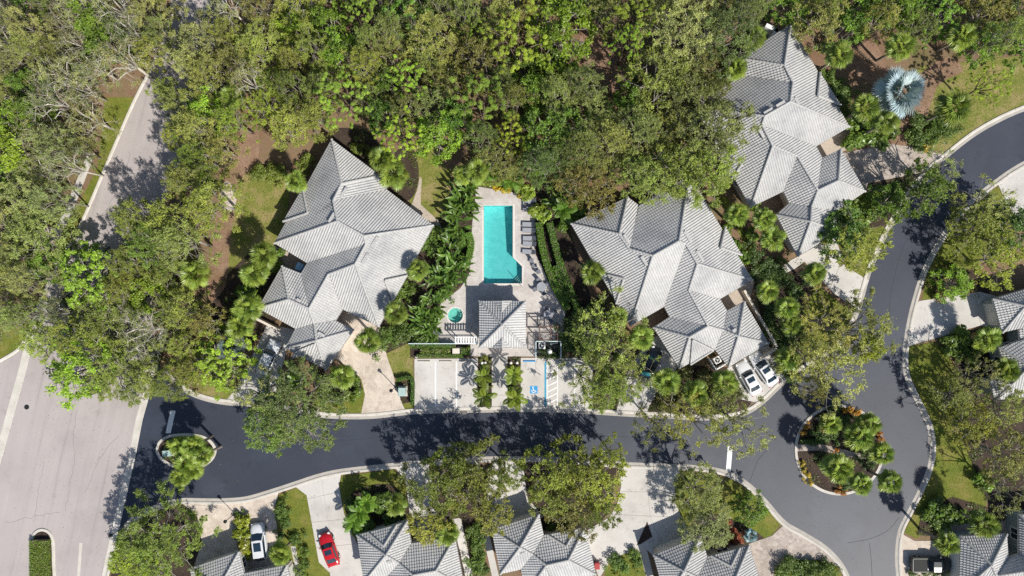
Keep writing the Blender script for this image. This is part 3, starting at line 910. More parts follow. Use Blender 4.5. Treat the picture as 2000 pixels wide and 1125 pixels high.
    for i in range(n):
        a, b = wl[i], wl[(i + 1) % n]
        L = (b - a).length
        d = (b - a).normalized()
        on = Vector((d.y, -d.x, 0)) * sg
        key = (outline[i], outline[(i + 1) % n])
        if key in garages:
            g = MB()
            R = Matrix((d, on, Vector((0, 0, 1)))).transposed()
            wdt = min(L - 0.7, 4.9)
            mid = (a + b) / 2 + on * 0.03
            gd = MB()
            gd.box(mid + Vector((0, 0, 1.1)), (wdt, 0.06, 2.2), M=R)
            go = gd.build('garage_door', M['garage'], root)
            for j in range(4):
                pb_ = MB()
                pb_.box(mid + on * 0.035 + Vector((0, 0, 0.28 + j * 0.54)), (wdt - 0.16, 0.03, 0.44), M=R)
                pb_.build('panel', M['garage'], go)
        elif windows and L > 2.4:
            cnt = 1 if L < 5.5 else 2
            for j in range(cnt):
                c = a + (b - a) * ((j + 0.5) / cnt)
                pane_window(root, c - d * 0.75, c + d * 0.75, 0.9, 2.3, on)
    tag(root, label, cat, group)
    return root, zat, off

HA = 1.06  # house axis (radians) for vents running along ridges
V = dict(A=(648, 272), a1=(743, 343), a2=(757, 358.5), a3=(754, 369), E=(847, 440), S1=(740, 638), b1=(669, 604), b2=(655.5, 626), c1=(691, 644), S2=(637, 723), c2=(558, 680), c3=(577, 642), D=(504, 602), B=(551, 519.5), d1=(588, 534), d2=(600, 514), C=(536, 475),
         V1=(667.5, 358.5), V2=(651, 392), V3=(659, 432), V5=(711, 461), V6=(715, 477), V7=(694, 516), V8=(642, 535.5), V9=(604, 603), V10=(564, 584.5), V11=(614, 632), V12=(618, 665))
F = [['C', 'A', 'V1', 'V2', 'V3'], ['A', 'a1', 'V1'], ['a1', 'a2', 'a3', 'V2', 'V1'], ['a3', 'E', 'V5', 'V3', 'V2'], ['C', 'd2', 'V6', 'V5', 'V3'], ['d2', 'd1', 'V9', 'V8', 'V7', 'V6'],
     ['B', 'd1', 'V9', 'V10'], ['D', 'B', 'V10'], ['D', 'c3', 'V11', 'V9', 'V10'], ['b1', 'b2', 'V11', 'V9', 'V8'], ['b1', 'S1', 'V7', 'V8'], ['E', 'S1', 'V7', 'V6', 'V5'],
     ['c3', 'c2', 'V12', 'V11'], ['b2', 'c1', 'V12', 'V11'], ['c1', 'S2', 'V12'], ['S2', 'c2', 'V12']]
h1 = house('large grey tiled hip-roofed house left of the swimming pool', V, F, ['A', 'a1', 'a2', 'a3', 'E', 'S1', 'b1', 'b2', 'c1', 'S2', 'c2', 'c3', 'D', 'B', 'd1', 'd2', 'C'],
           bumps=[[(591, 368), (601, 416), (553, 432.5)], [(796, 538), (752, 547.5), (768, 588)], [(573, 688), (614, 671), (606, 690), (569, 701)]],
           vents=[(671, 377, 1.03, 1.5), (648, 425, 1.03, 1.3), (732, 472, 1.03, 1.4), (713, 505, 1.03, 1.4), (583, 586, -0.5, 0.5), (628, 653, -0.5, 0.9)],
           garages=[('c1', 'S2'), ('c2', 'c3')])
V = dict(A=(1115, 437), n1=(1226, 385), n2=(1248, 401), N=(1347, 342), E=(1470, 547), e1=(1406, 584), e2=(1420, 607), N2=(1454, 589), E2=(1501, 670), S3=(1423, 717), s1=(1396, 683), S2=(1327, 720), w1=(1276, 640), w2=(1308, 619), w3=(1297, 599), S=(1231, 637),
         V1=(1209, 457), V2=(1229, 486), V3=(1275, 499.5), V4=(1326, 471), V4b=(1340, 477), V5=(1362, 515.5), V6=(1345, 567), V7=(1383, 637), V8=(1346.5, 658.5), V10=(1413, 645), V11=(1442, 657))
F = [['A', 'n1', 'V1'], ['n1', 'n2', 'V2', 'V1'], ['n2', 'N', 'V4', 'V3', 'V2'], ['N', 'E', 'V5', 'V4b', 'V4'], ['S', 'A', 'V1', 'V2', 'V3'], ['w3', 'S', 'V3', 'V4', 'V4b'], ['w2', 'w3', 'V4b', 'V5', 'V6', 'V7'],
     ['w1', 'w2', 'V7', 'V8'], ['S2', 'w1', 'V8'], ['s1', 'S2', 'V8', 'V7', 'V10'], ['S3', 's1', 'V10', 'V11'], ['e1', 'e2', 'V10', 'V7', 'V6'], ['E', 'e1', 'V6', 'V5'], ['e2', 'N2', 'V11', 'V10'], ['N2', 'E2', 'V11'], ['E2', 'S3', 'V11']]
h2 = house('large grey tiled hip-roofed house right of the pool, two white cars before it', V, F, ['A', 'n1', 'n2', 'N', 'E', 'e1', 'e2', 'N2', 'E2', 'S3', 's1', 'S2', 'w1', 'w2', 'w3', 'S'],
           bumps=[[(1417, 443), (1407.5, 484), (1449, 498)], [(1187, 537), (1218, 544.5), (1203, 594)], [(1352, 664), (1393, 684), (1348, 712)]],
           vents=[(1224, 467, -1.0, 1.3), (1258, 510, -1.0, 1.3), (1343, 462, -1.0, 1.5), (1367, 500, -1.0, 1.5), (1434, 645, 0.6, 0.5)],
           garages=[('S2', 'w1'), ('E2', 'S3')])
V = dict(A=(1544, 47), E=(1659, 248), e1=(1594, 286), e2=(1606, 308), N3=(1642, 291), E4=(1690, 374), e5=(1629, 416), E3=(1639, 452), S2=(1558, 501), W2=(1516, 420), w1=(1541, 397), w2=(1530, 374), S=(1466, 405), C=(1357, 210), c1=(1449, 147), B=(1443, 114),
         V1=(1531.5, 128), V2=(1548, 161), V3=(1543, 199), V4=(1493.5, 227), V5=(1488, 244), V6=(1509, 285), V7=(1557, 305), V8=(1597, 372), V9=(1585, 404), V10=(1583, 433), V11=(1637, 353))
F = [['A', 'E', 'V3', 'V2', 'V1'], ['B', 'A', 'V1'], ['c1', 'B', 'V1', 'V2'], ['C', 'c1', 'V2', 'V3', 'V4'], ['S', 'C', 'V4', 'V5', 'V6'], ['E', 'e1', 'V5', 'V4', 'V3'], ['e1', 'e2', 'V8', 'V7', 'V6', 'V5'], ['S', 'w2', 'V7', 'V6'],
     ['w2', 'w1', 'V9', 'V8', 'V7'], ['w1', 'W2', 'V10', 'V9'], ['W2', 'S2', 'V10'], ['S2', 'E3', 'V10'], ['E3', 'e5', 'V9', 'V10'], ['e5', 'E4', 'V11', 'V8', 'V9'], ['E4', 'N3', 'V11'], ['N3', 'e2', 'V8', 'V11']]
h3 = house('large grey tiled hip-roofed house at upper right among the trees', V, F, ['A', 'E', 'e1', 'e2', 'N3', 'E4', 'e5', 'E3', 'S2', 'W2', 'w1', 'w2', 'S', 'C', 'c1', 'B'],
           bumps=[[(1602, 142), (1597, 187.5), (1642, 205)], [(1404, 303), (1449, 320), (1428, 350)]],
           vents=[(1500, 217, 0.53, 1.2), (1524, 203, 0.53, 1.2), (1487, 261, -1.05, 1.2), (1556, 197, -1.05, 0.9)], garages=[('S2', 'E3'), ('E4', 'N3')])
# glass lean-to panes in the left house's courtyard
gr = MB()
h1r = h1[0]
for k in range(3):
    a = P(577.5 + 7.6 * k, 513.2 + 4.1 * k, 2.6) - h1[2]
    R_ = Matrix.Rotation(math.radians(-28), 3, 'Z') @ Matrix.Rotation(math.radians(6), 3, 'X')
    g_ = MB(); g_.box(a + Vector((0.25, -0.55, 0)), (0.46, 1.25, 0.04), M=R_); g_.build('glass_roof_pane', glass_mat('blue_glass', (0.02, 0.05, 0.09)), h1r)
    f_ = MB(); f_.box(a + Vector((0.0, -0.42, 0)), (0.07, 1.3, 0.08), M=R_); f_.build('glass_roof_bar', M['dark_metal'], h1r)
# four houses of one plan along the lower edge
T = dict(W=(960, 1034), N=(1053, 1004), v=(1062, 1045), N2=(1143, 1030), E=(1164, 1122), q=(1085, 1150), m2=(1028, 1158), m=(1017, 1112), S1=(977, 1121),
         V1=(1015.6, 1069), V2=(1041, 1083), V3=(1067, 1104), V4=(1110, 1094))
TF = [['W', 'N', 'V1'], ['S1', 'W', 'V1'], ['N', 'v', 'V2', 'V1'], ['m', 'S1', 'V1', 'V2'], ['v', 'N2', 'V4', 'V3', 'V2'], ['N2', 'E', 'V4'], ['E', 'q', 'V3', 'V4'], ['m2', 'm', 'V2', 'V3'], ['q', 'm2', 'V3']]
TB1 = [(1069, 1044), (1105.6, 1067), (1125, 1033.5)]
TB0 = [(981, 1028), (1011, 1052), (1034, 1011)]
def placed(w, n2):
    a, b = np.array(T['W'], float), np.array(T['N2'], float)
    d0 = complex(*(b - a))
    d1 = complex(n2[0] - w[0], n2[1] - w[1])
    k = d1 / d0
    def f(p):
        z = k * complex(p[0] - a[0], p[1] - a[1])
        return (w[0] + z.real, w[1] + z.imag)
    return f
for w, n2, bp, lb in (((371, 1110), (561, 1103), None, 'grey tiled roof at lower left behind the white car on pavers'),
                  ((697, 1045), (889, 1049), TB0, 'grey tiled house right of the red car at the lower edge'),
                  ((960, 1034), (1143, 1030), TB1, 'grey tiled house at the middle of the lower edge'),
                  ((1276, 1084), (1463, 1065), TB1, 'grey tiled house right of the wide concrete drive at the lower edge')):
    f = placed(w, n2)
    house(lb, {k: f(p) for k, p in T.items()}, TF, ['W', 'N', 'v', 'N2', 'E', 'q', 'm2', 'm', 'S1'], bumps=[[f(p) for p in bp]] if bp else [],
          vents=[(*f((1022, 1081)), 0.3, 0.6)], garages=[('W', 'N'), ('N2', 'E')], group='houses of one plan along the lower edge')
# right edge
V = dict(a=(1876, 1047), b=(1966, 1043), e=(1969, 1090), g=(1990, 1082), h=(1990, 1005), i=(2110, 1000), j=(2112, 1180), k=(1965, 1185), d=(1872, 1160), V1=(1936, 1103), V2=(1946, 1125), V3=(2045, 1060), V4=(2040, 1110))
F = [['a', 'b', 'V1'], ['b', 'e', 'V2', 'V1'], ['d', 'a', 'V1'], ['k', 'd', 'V1', 'V2'], ['e', 'g', 'V4', 'V2'], ['g', 'h', 'V3', 'V4'], ['h', 'i', 'V3'], ['i', 'j', 'V4', 'V3'], ['j', 'k', 'V2', 'V4']]
house('grey tiled house at the lower right corner by the black pickup', V, F, ['a', 'b', 'e', 'g', 'h', 'i', 'j', 'k', 'd'], wallmat='wall_teal', garages=[('d', 'a')])
V = dict(p1=(1939, 584), p2=(1957, 650), x=(1990, 641), y=(1992, 664), q1=(1951, 680), q2=(1964, 730), r1=(1933, 740), r2=(1942, 782), z=(2010, 775), t=(2090, 750), p4=(2060, 548), V1=(2002, 598), V2=(2020, 650), V3=(2010, 715), V4=(1975, 752))
F = [['p1', 'p2', 'V1'], ['p2', 'x', 'V2', 'V1'], ['x', 'y', 'V2'], ['y', 'q1', 'V3', 'V2'], ['q1', 'q2', 'V4', 'V3'], ['q2', 'r1', 'V4'], ['r1', 'r2', 'V4'], ['r2', 'z', 'V3', 'V4'], ['z', 't', 'V3'], ['t', 'p4', 'V1', 'V2', 'V3'], ['p4', 'p1', 'V1']]
house('grey tiled house at the right edge beside a short concrete drive', V, F, ['p1', 'p2', 'x', 'y', 'q1', 'q2', 'r1', 'r2', 'z', 't', 'p4'], wallmat='wall_teal', garages=[('p1', 'p2')])
# pool house: pyramid roof with two small gables
V = dict(nw=(936, 588), ne=(1027, 588), se=(1027, 679), sw=(936, 679), V1=(981, 634.5))
F = [['nw', 'ne', 'V1'], ['ne', 'se', 'V1'], ['se', 'sw', 'V1'], ['sw', 'nw', 'V1']]
ph, zat, poff = house('square pool house with grey pyramid roof below the pool', V, F, ['nw', 'ne', 'se', 'sw'], z_eave=2.9, pitch=0.64, name='pool_house', cat='pool house')
roofp = [c for c in ph.children if c.name.startswith('roof')][0]
for sgn, ey, by in ((1, 588, 606), (-1, 679, 661)):
    pe = P(981, ey, 2.9) - poff
    ztop = 2.9 + 0.6 * 1.35
    ridge_e = Vector((pe.x, pe.y + sgn * 0.05, ztop + 0.1))
    ridge_b = Vector((pe.x, pe.y - sgn * 1.3, ztop + 0.1))
    outp = []
    for sx in (-1, 1):
        cor = Vector((pe.x + sx * 1.25, pe.y + sgn * 0.05, 2.95))
        mbk = Vector((pe.x, pe.y - sgn * 1.3, ztop + 0.1))
        tile_face([cor, ridge_e, mbk], 0.03, outp)
    vv = np.concatenate([a_[0] for a_ in outp])
    link('gable_tiles', mesh_np('gable_tiles', vv, np.arange(len(vv)).reshape(-1, 4), np.concatenate([a_[1] for a_ in outp])), M['tile'], roofp)
    g = MB()
    g.add([Vector((pe.x - 1.25, pe.y + sgn * 0.04, 2.7)), Vector((pe.x + 1.25, pe.y + sgn * 0.04, 2.7)), ridge_e, ridge_b,
           Vector((pe.x - 1.25, pe.y + sgn * 0.04, 2.95)), Vector((pe.x + 1.25, pe.y + sgn * 0.04, 2.95))], [(0, 1, 5, 2, 4), (4, 2, 3), (5, 3, 2)])
    g.tube(ridge_e, ridge_b, 0.13, 0.13, 8)
    g.build('gable', M['ridge'], roofp)
# ------------------------------------------------------------------ pool, fences, furniture, cars
def water_material(name, tint, bump=0.4, scale=2.6):
    m, n, b = nt(name)
    out = n.nodes["Material Output"]
    tr = add(n, "ShaderNodeBsdfTransparent")
    tr.inputs[0].default_value = (*tint, 1)
    gl = add(n, "ShaderNodeBsdfGlossy")
    gl.inputs["Roughness"].default_value = 0.05
    nz = noise(n, wcoord(n), scale, 3, 0.55)
    bn = add(n, "ShaderNodeBump")
    bn.inputs["Strength"].default_value = bump
    bn.inputs["Distance"].default_value = 0.1
    n.links.new(nz.outputs[0], bn.inputs["Height"])
    n.links.new(bn.outputs[0], gl.inputs["Normal"])
    fr = add(n, "ShaderNodeFresnel")
    fr.inputs[0].default_value = 1.33
    n.links.new(bn.outputs[0], fr.inputs["Normal"])
    mx = add(n, "ShaderNodeMixShader")
    n.links.new(fr.outputs[0], mx.inputs[0])
    n.links.new(tr.outputs[0], mx.inputs[1])
    n.links.new(gl.outputs[0], mx.inputs[2])
    n.links.new(mx.outputs[0], out.inputs["Surface"])
    return m
M['water'] = water_material('pool_water', (0.41, 0.74, 0.735))
M['spa_water'] = water_material('spa_water', (0.50, 0.70, 0.64), 0.05, 4)
def plaster():
    m, n, b = nt('pool_plaster')
    v = wcoord(n)
    a = noise(n, v, 1.4, 5, 0.7)
    vo = add(n, "ShaderNodeTexVoronoi", feature='DISTANCE_TO_EDGE')
    vo.inputs["Scale"].default_value = 2.6
    wv = add(n, "ShaderNodeMix", data_type='RGBA')
    wv.inputs[0].default_value = 0.25
    n.links.new(v, wv.inputs[6])
    n.links.new(a.outputs["Color"], wv.inputs[7])
    n.links.new(wv.outputs[2], vo.inputs["Vector"])
    c = ramp(n, a.outputs[0], [(0.3, (0.36, 0.68, 0.69)), (0.7, (0.58, 0.85, 0.84))])
    n.links.new(c, b.inputs["Base Color"])
    b.inputs["Roughness"].default_value = 0.8
    return m
M['plaster'] = plaster()
M['pool_tile'] = plain('pool_waterline_tile', (0.03, 0.22, 0.28), 0.3, var=0.3, s=12)
M['coping'] = plain('pool_coping', (0.60, 0.56, 0.52), 0.8)

pool = empty('swimming_pool', P(973, 478) + Vector((0, 0, DECK_Z - 0.03)))
poff_ = P(973, 478)
bm = MB()
pts = [P(x, y) - poff_ for x, y in POOL]
def floor_z(y):   # deep end at the top of the picture
    t = (y - pts[3].y) / (pts[0].y - pts[3].y)
    t = min(1, max(0, (y - pts[4].y) / (pts[0].y - pts[4].y)))
    return -0.85 - 0.85 * t
n_ = len(pts)
nseg = 1
for i in range(n_):
    a, b = pts[i], pts[(i + 1) % n_]
    bm.add([(a.x, a.y, 0.0), (b.x, b.y, 0.0), (b.x, b.y, floor_z(b.y)), (a.x, a.y, floor_z(a.y))], [(0, 1, 2, 3)])
for t in tessellate_polygon([[Vector((p.x, p.y, 0)) for p in pts]]):
    bm.add([(pts[i].x, pts[i].y, floor_z(pts[i].y)) for i in t], [(0, 1, 2)])
bm.build('basin', M['plaster'], pool)
wt = MB()
for t in tessellate_polygon([[Vector((p.x, p.y, 0)) for p in pts]]):
    wt.add([(pts[i].x, pts[i].y, -0.10) for i in t], [(0, 1, 2)])
wo = wt.build('water', M['water'], pool)
strip('waterline_tile', POOL, [(0.005, 0.0), (0.006, -0.16)], M['pool_tile'], -1, True, None, None)
_o = bpy.data.objects['waterline_tile']; _o.parent = pool; _o.location = -poff_
strip('coping', POOL, [(0.0, -0.02), (0.0, 0.045), (0.28, 0.048), (0.30, 0.03)], M['coping'], 1, True, None, None)
_o = bpy.data.objects['coping']; _o.parent = pool; _o.location = -poff_
# corner steps at the lower right
for k in range(4):
    r = 1.5 - 0.36 * k
    c = P(1019.5, 553.5) - poff_
    s = MB()
    s.prism([(c.x - 0.02, c.y + 0.02), (c.x - 0.02, c.y + r), (c.x - r, c.y + 0.02)], -1.2, -0.72 + 0.19 * k)
    s.build('step', M['coping'], pool)
s = MB()
a, b = P(1016, 524) - poff_, P(1016, 545) - poff_
s.box(((a.x + b.x) / 2 + .1, (a.y + b.y) / 2, -0.75), (0.42, 1.5, 0.5))
s.build('bench', M['plaster'], pool)
def rail(parent, p, q, h=0.85, name='handrail'):
    r = MB()
    p, q = Vector(p), Vector(q)
    r.tube(p, p + Vector((0, 0, h)), 0.022, 0.022, 6)
    r.tube(p + Vector((0, 0, h)), q + Vector((0, 0, h * 0.75)), 0.022, 0.022, 6)
    r.tube(q + Vector((0, 0, h * 0.75)), q - Vector((0, 0, 0.6)), 0.022, 0.022, 6)
    return r.build(name, M['steel'], parent)
c = P(1019.5, 553.5) - poff_
rail(pool, (c.x - .05, c.y - .35, 0.04), (c.x - 0.9, c.y + 0.7, 0))
for dy in (405, 410):
    q = P(944, dy) - poff_
    rail(pool, (q.x - 0.35, q.y, 0.04), (q.x + 0.18, q.y, 0), name='ladder_rail')
tag(pool, 'turquoise swimming pool with corner steps and light paved surround', 'swimming pool')

spa = empty('hot_tub', P(*SPA_C) + Vector((0, 0, DECK_Z - 0.03)))
sb = MB()
R0 = SPA_R / PXM
N_ = 32
for i in range(N_):
    a0, a1 = 2 * math.pi * i / N_, 2 * math.pi * (i + 1) / N_
    for (r0, z0, r1, z1) in ((R0, 0.03, R0, -0.45), (R0, -0.45, R0 * .6, -0.48), (R0 * .6, -0.48, R0 * .58, -0.95)):
        sb.add([(r0 * math.cos(a0), r0 * math.sin(a0), z0), (r0 * math.cos(a1), r0 * math.sin(a1), z0), (r1 * math.cos(a1), r1 * math.sin(a1), z1), (r1 * math.cos(a0), r1 * math.sin(a0), z1)], [(0, 1, 2, 3)])
sb.disc((0, 0, -0.95), R0 * .58)
sb.build('basin', M['plaster'], spa)
sw = MB(); sw.disc((0, 0, -0.08), R0, 32); sw.build('water', M['spa_water'], spa)
cp = MB()
for i in range(N_):
    a0, a1 = 2 * math.pi * i / N_, 2 * math.pi * (i + 1) / N_
    cp.add([(R0 * math.cos(a0), R0 * math.sin(a0), .05), ((R0 + .22) * math.cos(a0), (R0 + .22) * math.sin(a0), .05), ((R0 + .22) * math.cos(a1), (R0 + .22) * math.sin(a1), .05), (R0 * math.cos(a1), R0 * math.sin(a1), .05)], [(0, 1, 2, 3)])
cp.build('coping', M['coping'], spa)
for k in range(3):
    st = MB(); st.box((R0 * (0.42 + .16 * k), 0, -0.75 + .2 * k), (0.16, 0.6, 0.2)); st.build('step', M['plaster'], spa)
rail(spa, (R0 + .2, 0.25, 0.03), (R0 - .25, 0.1, 0))
tag(spa, 'round turquoise hot tub left of the pool house', 'hot tub')

# --- furniture
M['sling'] = plain('grey_sling_fabric', (0.15, 0.16, 0.185), 0.8)
M['sling_light'] = plain('pale_sling_fabric', (0.27, 0.28, 0.31), 0.8)
M['frame_grey'] = plain('grey_chair_frame', (0.10, 0.10, 0.11), 0.5, 0.3)
def lounger():
    t = empty('sun_lounger')
    b = MB(); b.box((0.28, 0, 0.34), (1.15, 0.56, 0.05)); b.build('seat', M['sling_light'], t)
    b = MB(); b.box((-0.58, 0, 0.56), (0.66, 0.56, 0.05), M=Matrix.Rotation(0.75, 3, 'Y')); b.build('backrest', M['sling'], t)
    b = MB(); b.box((0.1, .29, .33), (1.55, .05, .06)); b.box((0.1, -.29, .33), (1.55, .05, .06)); b.build('frame', M['frame_grey'], t)
    for x in (-.5, .75):
        for y in (-.28, .28):
            b = MB(); b.tube((x, y, 0.02), (x, y, .32), .025, .025, 6); b.build('leg', M['frame_grey'], t)
    return t
def copy_tree(o):
    c = o.copy(); C.link(c)
    for ch in o.children:
        d = ch.copy(); C.link(d); d.parent = c
        for g in ch.children:
            e = g.copy(); C.link(e); e.parent = d
    return c
proto = lounger()
LG = [(1034, 394, 'topmost grey sling lounger beside the pool, under the shrub shadow'), (1034, 409, 'second grey sling lounger from the top beside the pool'), (1033, 439, 'grey sling lounger, upper one of the upper close pair beside the pool'),
      (1033, 450, 'grey sling lounger, lower one of the upper close pair beside the pool'), (1034, 466, 'grey sling lounger, upper one of the lower close pair beside the pool'), (1034, 476.5, 'grey sling lounger, lower one of the lower close pair beside the pool'), (1033, 492, 'bottommost grey sling lounger beside the pool')]
for i, (x, y, lb) in enumerate(LG):
    o = proto if i == 0 else copy_tree(proto)
    o.location = P(x, y) + Vector((0, 0, DECK_Z))
    o.rotation_euler = (0, 0, math.pi + rng.normal() * 0.05)
    tag(o, lb, 'lounger', 'loungers along the pool')
def chair():
    t = empty('patio_chair')
    b = MB(); b.box((0, 0, .43), (.48, .5, .04)); b.build('seat', M['sling'], t)
    b = MB(); b.box((-.27, 0, .7), (.04, .5, .5), M=Matrix.Rotation(-0.2, 3, 'Y')); b.build('backrest', M['sling'], t)
    for x in (-.2, .2):
        for y in (-.22, .22):
            b = MB(); b.tube((x, y, 0.02), (x, y, .42), .02, .02, 6); b.build('leg', M['frame_grey'], t)
    return t
def table(r=0.6):
    t = empty('patio_table')
    b = MB(); b.tube((0, 0, .71), (0, 0, .74), r, r, 24); b.build('table_top', M['sling_light'], t)
    b = MB(); b.tube((0, 0, .05), (0, 0, .71), .04, .04, 8); b.build('post', M['frame_grey'], t)
    b = MB(); b.tube((0, 0, .02), (0, 0, .06), .28, .25, 16); b.build('base', M['frame_grey'], t)
    return t
cp_, tp_ = chair(), table()
cfirst = tfirst = True
for (x, y, w) in ((1057, 560, 'upper patio table'), (1070.5, 614, 'lower patio table')):
    t = tp_ if tfirst else copy_tree(tp_); tfirst = False
    t.location = P(x, y) + Vector((0, 0, DECK_Z))
    tag(t, 'round grey ' + w + ' on the deck right of the pool house', 'table', 'patio tables')
    for k, dn in enumerate(('right', 'top', 'left', 'bottom')):
        c_ = cp_ if cfirst else copy_tree(cp_); cfirst = False
        a = k * math.pi / 2 + 0.4
        c_.location = P(x, y) + Vector((math.cos(a) * .85, math.sin(a) * .85, .03))
        c_.rotation_euler = (0, 0, a + math.pi)
        tag(c_, 'grey patio chair on the ' + dn + ' side of the ' + w, 'chair', 'patio chairs')
for x, y, lb in ((1038, 510, 'grey patio chair alone just below the loungers'), (1043, 519, 'grey patio chair turned towards the pool, below the lone one'), (1052, 531, 'grey patio chair by the hedge above the upper patio table'), (847, 652, 'dark chair left of the hot tub by the long fence'), (861, 648, 'dark chair below the hot tub by the long fence')):
    c_ = copy_tree(cp_)
    c_.location = P(x, y) + Vector((0, 0, DECK_Z)); c_.rotation_euler = (0, 0, rng.random() * 6.28)
    tag(c_, lb, 'chair', 'patio chairs')

# open timber pergola beside the pool house
pg = empty('pergola', P(1069.5, 648.5))
o_ = P(1069.5, 648.5)
w_, d_ = 2.3, 1.75
for sx in (-1, 1):
    for sy in (-1, 1):
        b = MB(); b.box((sx * w_ / 2, sy * d_ / 2, 1.15), (.12, .12, 2.3)); b.build('post', M['wood'], pg)
for sy in (-1, 1):
    b = MB(); b.box((0, sy * d_ / 2, 2.36), (w_ + .2, .14, .16)); b.build('beam', M['wood'], pg)
for x in (-w_ / 2, 0.25, w_ / 2):
    b = MB(); b.box((x, 0, 2.50), (.12, d_ + .2, .12)); b.build('rafter', M['wood'], pg)
b = MB(); b.box((-.45, 0.3, 2.62), (1.3, .1, .1)); b.build('rafter', M['wood'], pg)
b = MB(); b.box((.55, -0.15, 2.62), (1.2, .1, .1)); b.build('rafter', M['wood'], pg)
tag(pg, 'small brown timber pergola right of the pool house', 'pergola')

# --- fences
def rail_fence(pts, h, label, mat, posts=1.8, slat=0.14, name='fence'):
    w0 = P(*pts[0])
    root = empty(name, w0)
    for (x0, y0), (x1, y1) in zip(pts[:-1], pts[1:]):
        a, b = P(x0, y0) - w0, P(x1, y1) - w0
        L = (b - a).length
        d = (b - a).normalized()
        an = math.atan2(d.y, d.x)
        n = max(1, int(L / posts))
        for i in range(n + 1):
            q = MB(); p = a.lerp(b, i / n); q.box((p.x, p.y, h / 2), (.07, .07, h)); q.build('post', mat, root)
        for z in (0.12, h):
            q = MB(); m = (a + b) / 2; q.box((m.x, m.y, z + .06), (L, .10, .06), an); q.build('rail', mat, root)
        k = int(L / slat)
        sl = MB(); sl.box((0, 0, h / 2 + .06), (.025, .02, h - .16)); me = sl.mesh('picket'); me.materials.append(mat)
        for i in range(k):
            p = a.lerp(b, (i + .5) / k)
            o = link('picket', me, None, root); o.location = (p.x, p.y, 0); o.rotation_euler = (0, 0, an)
    tag(root, label, 'fence')
    return root
M['fence_pale'] = plain('pale_blue_fence', (0.55, 0.66, 0.68), 0.5)
M['fence_dark'] = plain('dark_green_fence', (0.10, 0.15, 0.15), 0.5)
rail_fence([(801, 669.5), (934, 669.5)], 1.5, 'long pale blue picket fence below the hot tub', M['fence_pale'])
rail_fence([(1046, 697), (1046, 665), (1094, 665), (1094, 697)], 1.6, 'pale picket fence round the dark pool equipment yard', M['fence_pale'])
# white slatted entry canopy
ec = empty('entry_canopy', P(913, 662))
for sx in (-1.35, 1.35):
    b = MB(); b.box((sx, .3, 1.15), (.1, .1, 2.3)); b.build('post', M['white'], ec)
    b = MB(); b.box((sx, -.3, 1.15), (.1, .1, 2.3)); b.build('post', M['white'], ec)
for y in (-.38, .38):
    b = MB(); b.box((0, y, 2.36), (2.9, .1, .12)); b.build('beam', M['white'], ec)
for k in range(9):
    b = MB(); b.box((-1.35 + k * .3375, 0, 2.46), (.16, .95, .08)); b.build('slat', M['white'], ec)
tag(ec, 'white slatted entry canopy beside the pool house', 'canopy')

# --- equipment
def ac_unit(px, py, label, rz=0.0, z=0.07, s=0.85):
    t = empty('air_conditioner', P(px, py) + Vector((0, 0, z)), rz)
    b = MB(); b.box((0, 0, .42), (s, s, .84)); bevel(b.build('cabinet', M['white'], t), .03)
    b = MB(); b.tube((0, 0, .84), (0, 0, .87), s * .40, s * .40, 24); b.build('fan_well', M['dark_metal'], t)
    for k in range(3):
        b = MB(); a = k * 2.094; b.box((math.cos(a) * .16, math.sin(a) * .16, .885), (.3, .12, .015), a); b.build('fan_blade', M['steel'], t)
    b = MB(); b.tube((0, 0, .86), (0, 0, .92), .07, .07, 12); b.build('hub', M['white'], t)
    tag(t, label, 'air conditioner')
ac_unit(1058, 674, 'white air conditioner inside the pool equipment yard')
pad('equipment_pad', [(1047, 666), (1093, 666), (1093, 696), (1047, 696)], plain('dark_gravel', (0.035, 0.04, 0.04), 0.9), 0.035)
pt = empty('filter_tank', P(1073, 686) + Vector((0, 0, DECK_Z)))
b = MB(); b.tube((0, 0, 0), (0, 0, .8), .3, .3, 16); b.build('body', M['white'], pt)
b = MB(); b.tube((0, 0, .8), (0, 0, .98), .3, .12, 16); b.build('dome', M['white'], pt)
tag(pt, 'white round filter tank in the pool equipment yard', 'filter tank')
pp = empty('pool_pump', P(1072, 671) + Vector((0, 0, DECK_Z)))
b = MB(); b.tube((-.3, 0, .25), (.3, 0, .25), .14, .12, 12); b.build('motor', M['dark_metal'], pp)
b = MB(); b.tube((.3, 0, 0), (.3, 0, .5), .15, .15, 12); b.build('basket', M['box_green'], pp)
b = MB(); b.tube((.3, 0, .45), (1.1, .1, .45), .05, .05, 8); b.build('pipe', M['white'], pp)
tag(pp, 'dark pool pump with pipe in the equipment yard', 'pump')
# low walled yard with the air conditioner at the right-hand house
yd = empty('yard_wall', P(1398, 704))
ang = math.radians(30)
R3 = Matrix.Rotation(ang, 3, 'Z')
for c_, s_ in (((0, -.8, .6), (1.75, .14, 1.2)), ((-.81, .06, .6), (.14, 1.58, 1.2)), ((.81, .06, .6), (.14, 1.58, 1.2))):
    b = MB(); b.box(R3 @ Vector(c_), s_, ang); b.build('wall_panel', M['white'], yd)
tag(yd, 'low white yard wall round the air conditioner by the two white cars', 'wall')
ac_unit(1397.5, 702, 'air conditioner inside the white walled yard by the two white cars', ang)
def cabinet(px, py, s, label, mat, rz=0):
    t = empty('utility_box', P(px, py) + Vector((0, 0, DECK_Z)), rz)
    b = MB(); b.box((0, 0, s[2] / 2), s); bevel(b.build('cabinet', mat, t), .03)
    b = MB(); b.box((0, 0, s[2] + .02), (s[0] + .08, s[1] + .08, .05)); bevel(b.build('lid', mat, t), .02)
    b = MB(); b.box((0, 0, .03), (s[0] + .35, s[1] + .35, .08)); b.build('plinth', M['kerb'], t)
    tag(t, label, 'utility box')
